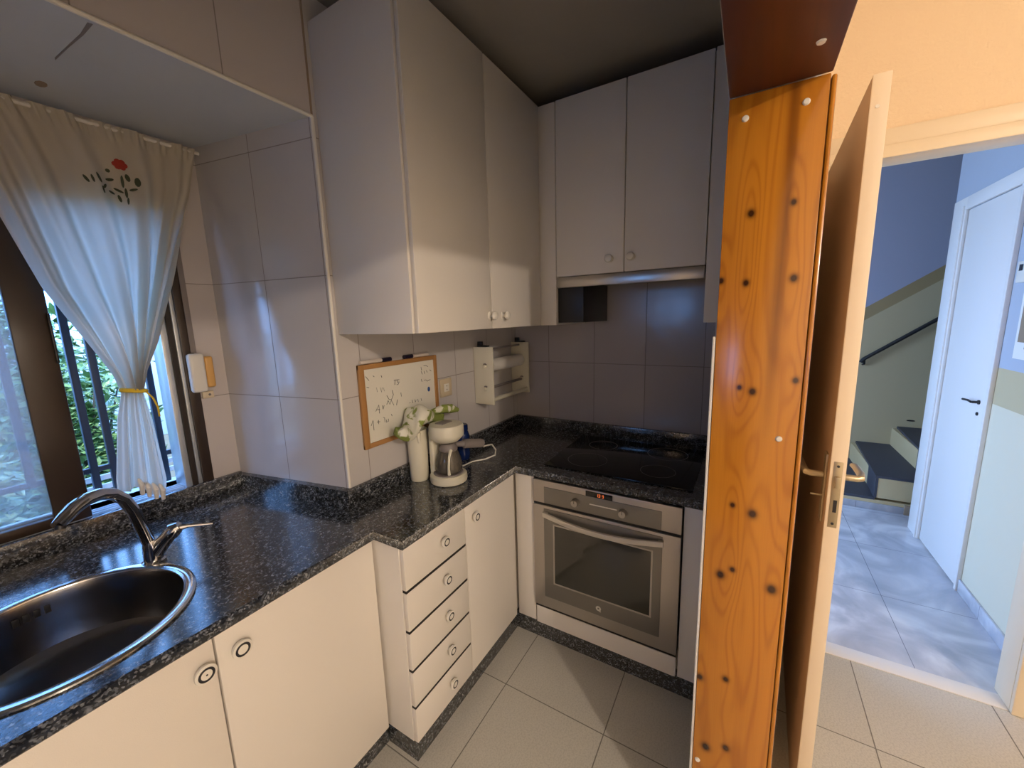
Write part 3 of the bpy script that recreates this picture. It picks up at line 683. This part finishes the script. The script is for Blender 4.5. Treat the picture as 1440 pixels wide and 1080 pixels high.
# oven
ov = thing('built_in_oven', (1.8, .5, .20), 'stainless steel built in oven with curved handle under the hob', 'oven')
OX = 1.557
b = MB(); b.box(OX-.004, OX+.010, .1765, .8255, .1935, .2085, 'gap_shade_dark'); b.box(OX-.006, OX+.003, .1765, .8255, .7355, .7475, 'gap_shade_dark'); b.box(OX+.012, 2.1, .185, .82, .205, .855, 'oven_panel_grey'); b.box(OX+.003, OX+.012, .1755, .826, .205, .86, 'black_plastic'); b.build('body', ov)  # two dark strips paint the shadow lines below and above the oven door
b = MB(); b.box(OX-.012, OX+.003, .176, .826, .748, .859, 'brushed_oven', .002); cp = b.build('control_panel', ov)
b = MB(); b.box(OX-.0145, OX-.0118, .250, .768, .750, .829, 'oven_panel_grey', .001)
b.box(OX-.0152, OX-.0140, .428, .548, .792, .797, 'white_plastic'); b.build('fascia', cp)
b = MB(); b.box(OX-.0150, OX-.0118, .448, .566, .829, .853, 'black_gloss', .0008); ds = b.build('display', cp)
# glowing clock digits
def digit(b, y, z, s, segs, m):
    w_, h_ = s*.5, s; t = s*.12
    S = {'a': (0, h_, w_, 0), 'd': (0, 0, w_, 0), 'g': (0, h_/2, w_, 0), 'f': (0, h_/2, 0, h_/2), 'e': (0, 0, 0, h_/2), 'b': (w_, h_/2, 0, h_/2), 'c': (w_, 0, 0, h_/2)}
    for q in segs:
        a, c, dw_, dh = S[q]; b.box(OX-.0156, OX-.0149, y-a-dw_-t/2, y-a+t/2, z+c-t/2, z+c+dh+t/2, m)
b = MB()
for y, sg in ((.517, 'bc'), (.507, 'abgcd'), (.492, 'abgcd')): digit(b, y, .835, .012, sg, 'display_orange')
tag(b.build('clock_digits', ds), 'glowing orange clock digits')
for y, z in ((.612, .789), (.402, .789)):
    b = MB(); b.lathe([(.0185, 0), (.018, .006), (.0155, .02), (.0145, .022), (0, .0225)], (OX-.0145, y, z), 'brushed_oven', '-x', 24); b.box(OX-.0375, OX-.0365, y-.001, y+.001, z, z+.013, 'ink'); b.build('control_knob', cp)
b = MB(); b.box(OX-.012, OX+.003, .1765, .8255, .209, .735, 'brushed_oven', .002); od = b.build('door', ov)
b = MB(); b.box(OX-.0155, OX-.0118, .244, .770, .268, .722, 'oven_panel_grey', .001); b.build('door_panel', od)
b = MB(); b.box(OX-.0172, OX-.0152, .285, .716, .355, .648, 'oven_glass', .0008); 
fr_ = .007
for y0, y1, z0, z1 in ((.278, .285, .348, .655), (.716, .723, .348, .655), (.285, .716, .348, .355), (.285, .716, .648, .655)): b.box(OX-.0170, OX-.0152, y0, y1, z0, z1, 'brushed_oven')
b.build('door_window', od)
b = MB()
n = 28; ring = []
for k in range(n+1):
    t = k/n; y = .768-t*(.768-.238); bow = math.sin(PI*t); xo = OX-.028-.020*bow; zc = .700-.020*bow+.0; hh = .0135
    ring.append([b.bm.verts.new((xo+dx, y, zc+dz)) for dx, dz in ((0, hh), (-.006, hh*.8), (-.008, 0), (-.006, -hh*.8), (0, -hh), (.004, -hh*.7), (.004, hh*.7))])
fs = []
for a_, c_ in zip(ring, ring[1:]):
    for j in range(7): fs.append(b.bm.faces.new((a_[j], a_[(j+1) % 7], c_[(j+1) % 7], c_[j])))
b._set(fs, 'oven_handle', True); b._set([b.bm.faces.new(ring[0]), b.bm.faces.new(ring[-1][::-1])], 'oven_handle')
for y in (.757, .249): b.box(OX-.030, OX-.0115, y-.010, y+.010, .692, .708, 'oven_handle', .002)
tag(b.build('handle', od), 'pale curved handle bar')
b = MB(); b.lathe([(.012, 0), (.0118, .001), (.0045, .001), (.0043, 0)], (OX-.0156, .504, .303), 'white_plastic', '-x', 24); b.lathe([(0, .001), (.009, .0006)], (OX-.0156, .498, .294), 'white_plastic', '-x', 3); tag(b.build('emblem', od), 'small white ring emblem')

# hob
b = MB(); b.box(1.622, 2.15, .150, .805, .9005, .906, 'black_gloss', .002)
hb = tag(b.build('hob', None, (1.88, .48, .90)), 'black glass hob lying in the granite above the oven', 'hob')
for cx_, cy_, r_ in ((1.77, .64, .095), (1.77, .31, .075), (2.02, .64, .075), (2.02, .31, .095)):
    b = MB(); b.lathe([(r_, 0), (r_, .0003), (r_-.0015, .0003), (r_-.0015, 0)], (cx_, cy_, .906), 'grey_plastic', n=48); b.build('cooking_zone', hb)

# ------------------------------------------------------------------ wall cabinets
ZT = 2.572
u1 = thing('wall_cabinet', (1.4, 1.28, 1.561), 'tall white wall cabinet with two doors next to the window niche, grey lit end panel', 'wall cabinet')
b = MB(); b.box(.931, .947, .921, YN-.001, 1.561, ZT, 'laminate', .001); b.box(.947, XB-.002, .925, YN-.001, 1.561, ZT, 'laminate'); b.build('body', u1)
for x0, x1, kx in ((.940, 1.3665, 1.351), (1.3695, 1.816, 1.449)):
    b = MB(); b.box(x0, x1, .903, .9205, 1.561, ZT, 'laminate', .0035); dr = b.build('door', u1)
    b = MB(); ball_knob(b, kx, .903, 1.614, '-y'); b.build('knob', dr)
u2 = thing('wall_cabinet', (2.0, .45, 1.561), 'white wall cabinet with two shorter doors over the cooker hood', 'wall cabinet')
b = MB(); b.box(1.842, XB-.002, .161, .82, 1.80, ZT, 'laminate'); b.build('body', u2)
b = MB(); b.box(1.824, 1.842, .823, .924, 1.561, ZT, 'laminate', .002); b.box(1.842, XB-.002, .823, .838, 1.561, ZT, 'laminate'); b.build('left_filler', u2)
b = MB(); b.box(1.818, 1.842, .068, .1605, 1.561, ZT, 'laminate', .002); b.box(1.842, XB-.002, .145, .1605, 1.561, ZT, 'laminate'); b.build('right_filler', u2)
for y0, y1, ky in ((.4935, .819, .555), (.1645, .4905, .459)):
    b = MB(); b.box(1.820, 1.8395, y0, y1, 1.792, ZT, 'laminate', .0035); dr = b.build('door', u2)
    b = MB(); ball_knob(b, 1.820, ky, 1.853, '-x'); b.build('knob', dr)
hd = thing('cooker_hood', (2.0, .49, 1.74), 'slim steel pull-out cooker hood below the wall cabinet doors', 'cooker hood')
b = MB(); b.box(1.822, 1.842, .1655, .818, 1.740, 1.789, 'steel', .002); b.build('front_rail', hd)
b = MB(); b.box(1.843, 2.20, .166, .818, 1.765, 1.797, 'grey_plastic', .002); b.build('body', hd)
b = MB(); b.box(1.846, XB-.002, .690, .8225, 1.572, 1.7645, 'black_plastic', .002); tag(b.build('side_box', hd), 'dark box under the left end of the hood')

# ------------------------------------------------------------------ whiteboard
wb = thing('whiteboard', (1.22, YN, 1.10), 'small whiteboard with a wooden frame and handwriting leaning on the tiled wall', 'whiteboard')
BX0, BX1, BZ0, BZ1 = .992, 1.440, 1.098, 1.438
b = MB()
fw_ = .020
b.box(BX0, BX1, YN-.016, YN-.002, BZ1-fw_, BZ1, 'frame_wood', .003); b.box(BX0, BX1, YN-.016, YN-.002, BZ0, BZ0+fw_, 'frame_wood', .003)
b.box(BX0, BX0+fw_+.006, YN-.0165, YN-.002, BZ0, BZ1, 'frame_wood', .003); b.box(BX1-fw_, BX1, YN-.0165, YN-.002, BZ0, BZ1, 'frame_wood', .003); b.build('frame', wb)
b = MB(); b.box(BX0+.015, BX1-.015, YN-.010, YN-.003, BZ0+.015, BZ1-.015, 'board_white'); b.build('panel', wb)
STR = [[(1.026, 1.391), (1.041, 1.372)], [(1.062, 1.389), (1.068, 1.384)], [(1.103, 1.385), (1.106, 1.376)], [(1.027, 1.348), (1.038, 1.344)], [(1.169, 1.355), (1.199, 1.353)], [(1.176, 1.354), (1.172, 1.334)], [(1.186, 1.353), (1.188, 1.343), (1.198, 1.344), (1.192, 1.334), (1.183, 1.333)], [(1.155, 1.314), (1.16, 1.294), (1.148, 1.275), (1.134, 1.279), (1.124, 1.297)], [(1.203, 1.295), (1.204, 1.278)], [(1.061, 1.242), (1.079, 1.266), (1.079, 1.23)], [(1.065, 1.248), (1.082, 1.246)], [(1.096, 1.26), (1.099, 1.243), (1.106, 1.258)], [(1.12, 1.259), (1.129, 1.275), (1.137, 1.256), (1.146, 1.273), (1.158, 1.248)], [(1.173, 1.245), (1.18, 1.269)], [(1.032, 1.189), (1.043, 1.209), (1.044, 1.167)], [(1.062, 1.197), (1.078, 1.195)], [(1.07, 1.204), (1.07, 1.187)], [(1.096, 1.209), (1.103, 1.206), (1.103, 1.186)], [(1.113, 1.195), (1.11, 1.185), (1.122, 1.186), (1.123, 1.197)], [(1.14, 1.213), (1.144, 1.204)], [(1.249, 1.239), (1.254, 1.24)], [(1.266, 1.25), (1.27, 1.235)], [(1.283, 1.249), (1.285, 1.236), (1.291, 1.245)], [(1.302, 1.247), (1.304, 1.234)], [(1.323, 1.247), (1.326, 1.235)], [(1.336, 1.391), (1.339, 1.376)], [(1.354, 1.395), (1.369, 1.395), (1.381, 1.388)], [(1.335, 1.373), (1.342, 1.357)], [(1.355, 1.37), (1.357, 1.357)], [(1.37, 1.372), (1.375, 1.361)], [(1.391, 1.372), (1.402, 1.364)], [(1.333, 1.336), (1.336, 1.323)], [(1.351, 1.327), (1.363, 1.328), (1.371, 1.32), (1.393, 1.325)]]
b = MB()
for s_ in STR: b.tube([(x, YN-.0106, z) for x, z in s_], .0011, 'ink', 5)
for s_ in [[(1.075, 1.339), (1.077, 1.32)], [(1.093, 1.336), (1.098, 1.316), (1.104, 1.334)], [(1.109, 1.333), (1.114, 1.317)]]: b.tube([(x, YN-.0106, z) for x, z in s_], .0012, 'ink_faint', 5)
tag(b.build('handwriting', wb), 'black marker handwriting')
b = MB(); b.lathe([(0, .0025), (.010, .002), (.012, 0)], (1.379, YN-.010, 1.281), 'ink_blue', '-y', 20, sx=.7); tag(b.build('magnet', wb), 'small blue magnet')
for x0, x1, cap_left, lab in ((1.005, 1.16, False, 'marker pen with dark cap at its right end, left one on the whiteboard frame'), (1.235, 1.385, True, 'marker pen with dark cap at its left end, right one on the whiteboard frame')):
    mk = thing('whiteboard_marker', ((x0+x1)/2, YN-.009, BZ1), lab, 'marker pen', 'marker pens on the whiteboard frame')
    z = BZ1+.0092; y = YN-.0105; c0, c1_ = (x0, x0+.05) if cap_left else (x1-.05, x1)
    b = MB(); b.tube([(x0+(.045 if cap_left else 0), y, z), (x1-(0 if cap_left else .045), y, z)], .0078, 'marker_body', 14); b.build('barrel', mk)
    b = MB(); b.tube([(c0, y, z), (c1_, y, z)], .0088, 'marker_cap', 14); b.build('cap', mk)

# socket
so = thing('wall_socket', (1.506, YN, 1.265), 'ivory wall socket between the whiteboard and the roll holder', 'socket')
b = MB(); b.box(1.464, 1.550, YN-.010, YN-.001, 1.222, 1.312, 'ivory', .003); b.build('plate', so)
b = MB(); b.box(1.488, 1.526, YN-.013, YN-.0095, 1.247, 1.287, 'white_plastic', .002)
for z in (1.258, 1.276): b.lathe([(0, .001), (.0026, .0008), (.0026, 0)], (1.507, YN-.013, z), 'socket_hole', '-y', 10)
b.build('insert', so)
for x in (1.62, 1.655):
    pass

# roll holder
rh = thing('kitchen_roll_holder', (1.96, YN, 1.13), 'cream plastic wall roll holder with two side plates and rods', 'roll holder')
for x in (1.762, 2.165):
    b = MB(); b.box(x-.006, x+.006, 1.168, YN-.002, 1.135, 1.452, 'cream_plastic', .004); sp_ = b.build('side_plate', rh)
    for z in (1.345, 1.222):
        b = MB(); b.lathe([(.010, 0), (.010, .008), (.006, .012), (0, .012)], (x-.006 if x < 2 else x-.006, 1.218, z), 'cream_plastic', '-x', 16); b.tube([(x-.012, 1.205, z+.012), (x-.014, 1.212, z+.017), (x-.012, 1.222, z+.014)], .004, 'grey_plastic', 8); b.build('end_knob', sp_)
    b = MB(); b.box(x-.012, x+.018, 1.20, 1.262, 1.4525, 1.460, 'black_plastic', .002); b.box(x-.010, x+.010, 1.235, 1.262, 1.460, 1.482, 'black_plastic', .003); tag(b.build('clip', sp_), 'black clip')
b = MB(); b.tube([(1.768, 1.185, 1.160), (2.159, 1.185, 1.160)], .012, 'cream_plastic', 14); b.tube([(1.768, 1.218, 1.222), (2.159, 1.218, 1.222)], .008, 'grey_plastic', 12); b.tube([(1.768, 1.235, 1.436), (2.159, 1.235, 1.436)], .006, 'grey_plastic', 12)
b.tube([(1.7685, 1.222, 1.345), (2.1585, 1.222, 1.345)], .008, 'cream_plastic', 12); b.build('rod', rh)
b = MB(); b.lathe([(.0085, 0), (.036, 0), (.036, .34), (.0085, .34)], (1.80, 1.222, 1.345), 'paper', 'x', 28); tag(b.build('paper_roll', None, (1.97, 1.222, 1.309)), 'white kitchen paper roll hanging in the upper part of the wall holder', 'paper roll')

# ------------------------------------------------------------------ things on the worktop
can = thing('utensil_canister', (1.228, 1.232, .90), 'tall cream canister standing behind the coffee maker', 'canister')
b = MB(); b.lathe([(.038, 0), (.040, .004), (.0425, .12), (.044, .225), (.046, .232), (.043, .232), (.041, .222), (.038, .01), (0, .01)], (1.228, 1.232, .90), 'cream_plastic', n=32); b.build('body', can)
b = MB(); b.tube([(1.200, 1.198, 1.125), (1.201, 1.194, 1.08)], [.012, .006], 'cream_plastic', 10); b.build('spout', can)
# folded green printed oven glove lying on the canister
b = MB()
def glove(u, v):
    a = u*2*PI; t = v*PI
    x = -math.cos(t); r_ = math.sin(t)**.75
    lump = 1+.13*math.sin(7*x+1)+.09*math.sin(3*a+4*x)
    px = 1.222+.158*x; py = 1.224-.05*max(0, -x)+.058*r_*math.cos(a)*lump
    pz = 1.176+.036*r_*math.sin(a)*lump+.022*math.sin(5*x+1)-.030*max(0, -x)**2+.006*math.sin(4*a+9*x)
    return (px, min(py, 1.284), max(pz, 1.1345 if math.hypot(px-1.228, py-1.232) < .05 else 0))
vs = b.grid(glove, 41, 40, 'leaf_print_cloth')
bmesh.ops.remove_doubles(b.bm, verts=b.bm.verts, dist=.0004)
b.tube([(1.30, 1.20, 1.196), (1.36, 1.19, 1.198), (1.41, 1.185, 1.190), (1.455, 1.18, 1.174)], [.012, .020, .022, .010], 'leaf_print_cloth', 14)
tag(b.build('oven_glove', None, (1.24, 1.22, 1.134), uv=False), 'cream cloth oven glove with green leaf print resting on the canister', 'oven glove')

CX, CY = 1.274, 1.102
cm = thing('coffee_maker', (CX, CY, .90), 'small cream filter coffee maker on the corner of the worktop', 'coffee maker')
b = MB(); b.lathe([(.073, 0), (.080, .004), (.082, .012), (.081, .032), (.074, .039), (.060, .040)], (CX, CY, .90), 'cream_plastic', n=40, sx=1.0, sy=1.0)
b.lathe([(.066, .0395), (.064, .0435), (0, .0435)], (CX, CY, .90), 'grey_plastic', n=40); b.build('base', cm)
b = MB(); b.box(CX-.035, CX+.05, CY+.052, CY+.080, .92, 1.13, 'cream_plastic', .012, seg=4); b.build('column', cm)
b = MB(); b.lathe([(.030, 1.078), (.052, 1.085), (.066, 1.098), (.0745, 1.108), (.076, 1.118), (.0755, 1.150), (.071, 1.158), (.030, 1.163), (0, 1.164)], (CX, CY, 0), 'cream_plastic', n=40); b.build('filter_head', cm)
b = MB(); b.box(CX-.035, CX+.030, CY-.012, CY+.032, 1.1615, 1.1665, 'grey_plastic', .002); b.build('lid_inset', cm)
b = MB()
b.tube([(CX+.065, CY+.04, .918), (1.42, 1.140, .908), (1.50, 1.140, .904), (1.548, 1.095, .908), (1.588, 1.062, .922), (1.578, 1.050, .955), (1.538, 1.045, .995), (1.495, 1.045, 1.003), (1.470, 1.046, 1.005)], .0036, 'white_plastic', 8)
tag(b.build('power_cord', cm), 'white power cord looping over the worktop')
cf = thing('coffee_jug', (CX, CY-.008, .944), 'glass coffee jug with grey plastic lid and thick handle, standing in the coffee maker', 'coffee jug')
JX, JY = CX, CY-.006
b = MB(); b.lathe([(0, .945), (.050, .946), (.057, .955), (.058, .975), (.053, 1.005), (.044, 1.03), (.037, 1.045), (.035, 1.045), (.042, 1.03), (.051, 1.004), (.056, .975), (.055, .957), (.048, .949), (0, .948)], (JX, JY, 0), 'carafe_glass', n=36); b.build('glass_body', cf)
b = MB(); b.lathe([(.0375, 1.040), (.040, 1.046), (.038, 1.060), (.028, 1.073), (0, 1.075)], (JX, JY, 0), 'grey_plastic', n=30)
b.tube([(JX-.020, JY-.030, 1.05), (JX-.045, JY-.040, 1.03), (JX-.056, JY-.044, .985), (JX-.050, JY-.040, .952)], [.008, .005, .005, .007], 'cream_plastic', 8); b.build('lid', cf)
b = MB(); b.tube([(JX+.028, JY-.016, 1.060), (JX+.065, JY-.030, 1.055), (JX+.07, JY-.032, 1.054), (JX+.150, JY-.068, 1.038), (JX+.158, JY-.071, 1.036)], [.010, .014, .0205, .0205, .018], 'grey_plastic', 18); tag(b.build('handle', cf), 'thick grey handle')
bj = thing('blue_jar', (1.525, 1.215, .90), 'dark blue ribbed glass jar behind the coffee maker', 'jar')
b = MB(); prof = [(0, 0), (.030, .0), (.034, .006)]
for k in range(8): prof += [(.036+.002*(k % 2), .02+.014*k)]
prof += [(.030, .145), (.024, .15)]
b.lathe(prof, (1.525, 1.215, .90), 'blue_glass', n=24); b.build('body', bj)
b = MB(); b.lathe([(.024, .148), (.030, .152), (.030, .176), (.026, .181), (0, .181)], (1.525, 1.215, .90), 'blue_glass', n=24); b.build('lid', bj)

# ------------------------------------------------------------------ door leaf (opened towards us)
b = MB(); R = Matrix.Rotation(math.radians(-1.6), 4, 'Z')
DXL, DXR = 1.301, 2.130
def dl(x0, x1, y0, y1, z0, z1, m, bev=0, bb=None):
    return (bb or b).box(x0, x1, y0, y1, z0, z1, m, bev, R, (DXR, -.25, 0))
ya, yb = -.270, -.236
dl(DXL, DXR, ya, yb, .008, 2.13, 'door_paint', .002); dl(DXL+.004, DXR-.003, yb-.0005, yb+.0006, .012, 2.126, 'door_face')
d1 = struct(b.build('door_1'), 'open wooden interior door seen edge on, its cream edge towards us')
b = MB(); dl(DXL-.0015, DXL+.002, ya+.007, yb-.007, 1.010, 1.198, 'brass', .001)
for z in (1.022, 1.186): b.lathe([(0, .001), (.0035, .0008), (.0036, 0)], (DXL-.0015-.0, -.2295, z), 'ink', '-x', 10)
dl(DXL-.009, DXL, ya+.010, yb-.012, 1.125, 1.158, 'brass', .002); dl(DXL-.0022, DXL, ya+.012, yb-.014, 1.055, 1.090, 'ink')
tag(b.build('lock_plate', d1), 'worn metal lock plate')
for sgn, y in ((1, yb), (-1, ya)):
    b = MB()
    dl(DXL+.035, DXL+.075, min(y, y+sgn*.006), max(y, y+sgn*.006), 1.005, 1.205, 'brass', .002, b)
    xs = DXL+.055; zz = 1.140; yo = .023
    b.tube([(xs, y+yo+sgn*.004, zz), (xs, y+yo+sgn*.035, zz), (xs+.003, y+yo+sgn*.043, zz+.001), (xs+.03, y+yo+sgn*.048, zz+.003), (xs+.105, y+yo+sgn*.048, zz+.002), (xs+.12, y+yo+sgn*.044, zz)], [.009, .009, .0095, .0095, .009, .006], 'brass', 12)
    if sgn > 0: b.tube([(xs, y+yo+.004, zz-.062), (xs, y+yo+.030, zz-.062)], [.003, .003], 'brass', 8)
    b.build('door_handle', d1)
b = MB(); b.lathe([(0, .001), (.004, .0008), (.0042, 0)], (1.3005, -.2265, 2.06), 'white_plastic', '-x', 12); b.build('screw_cap', d1)

# ------------------------------------------------------------------ hall door and fittings
b = MB(); b.box(3.03, 3.60, -1.119, -1.112, .010, 2.17, 'white_paint', .002)
d2 = struct(b.build('door_2'), 'white flush door in the right wall of the hall')
b = MB(); b.lathe([(.012, 0), (.012, .006), (.007, .008), (.007, .03), (0, .03)], (3.11, -1.112, 1.075), 'iron', 'y', 16); b.tube([(3.11, -1.080, 1.075), (3.15, -1.080, 1.078), (3.215, -1.082, 1.072)], .006, 'iron', 10)
b.lathe([(.010, 0), (.010, .005), (.004, .007), (0, .007)], (3.11, -1.112, 1.01), 'iron', 'y', 14); b.build('door_handle', d2)
b = MB()
b.box(3.605, 3.785, -1.12, -1.098, 0, 2.25, 'white_paint', .004); b.box(3.62, 3.64, -1.10, -1.090, 0, 2.2, 'white_paint', .003)
b.box(3.0, 3.605, -1.12, -1.098, 2.175, 2.25, 'white_paint', .004); b.box(3.002, 3.026, -1.12, -1.10, 0, 2.175, 'white_paint', .003)
struct(b.build('trim_8'), 'white casing of the hall door')
tm = thing('wall_thermostat', (2.9, -1.12, 1.74), 'white digital thermostat on the blue hall wall', 'thermostat')
b = MB(); b.box(2.82, 2.935, -1.119, -1.098, 1.70, 1.80, 'white_plastic', .004); b.build('housing', tm)
b = MB(); b.box(2.885, 2.915, -1.098, -1.0965, 1.755, 1.785, 'ink', .001); b.build('screen', tm)
pc = thing('wall_calendar', (2.82, -1.12, 1.5), 'white wall calendar with a brown picture hanging below the thermostat', 'calendar')
b = MB(); b.box(2.55, 2.885, -1.119, -1.114, 1.34, 1.685, 'paper', .001); b.build('sheet', pc)
b = MB(); b.box(2.60, 2.862, -1.1138, -1.1128, 1.42, 1.64, 'cardboard'); b.box(2.60, 2.80, -1.1128, -1.1122, 1.39, 1.45, 'ink_blue'); b.build('picture', pc)

# stairs
stp = thing('staircase', (4.5, -1.0, 0), 'staircase with dark slate treads and cream side at the end of the hall', 'stairs')
YS = [-.70, -.945, -1.235, -1.52, -1.80, -2.08, -2.36]; ZSs = [.10, .285, .47, .655, .84, 1.025]
b = MB()
for k in range(6): b.box(4.022, 5.038, YS[-1], YS[k]-.02, (ZSs[k-1] if k else 0)+.0, ZSs[k]-.02, 'stair_cream')
b.build('side_wall', stp)
for k in range(6):
    b = MB(); b.prism([(4.020, YS[k]), (4.020, YS[k+1]-.01), (5.038, YS[k+1]-.07), (5.038, YS[k]-.055)], ZSs[k]-.020, ZSs[k], 'slate'); b.build('tread', stp)
    z0 = ZSs[k-1] if k else 0
    b = MB(); b.prism([(4.019, YS[k]-.003), (4.019, YS[k]-.019), (5.038, YS[k]-.075), (5.038, YS[k]-.058)], z0+.001, ZSs[k]-.021, 'slate'); b.build('riser', stp)
hr = thing('handrail', (4.99, -1.3, 1.3), 'black iron handrail on the wall above the stairs', 'handrail')
b = MB(); b.tube([(4.975, -.955, 1.085), (4.975, -.975, 1.118), (4.975, -2.3, 2.16)], .017, 'iron', 12); b.build('rail', hr)
b = MB(); b.tube([(4.975, -.98, 1.112), (4.99, -.985, 1.07), (5.039, -.985, 1.06)], .010, 'iron', 8); b.build('bracket', hr)
b = MB(); b.lathe([(0, .004), (.03, .003), (.032, 0)], (5.039, -1.38, .535), 'iron', '-x', 10, sx=1.0, sy=.25); tag(b.build('wall_scuff', None, (5.039, -1.38, .53)), 'dark chipped spot on the cream wall above the upper stair tread', 'wall damage')
bpy.context.view_layer.update()
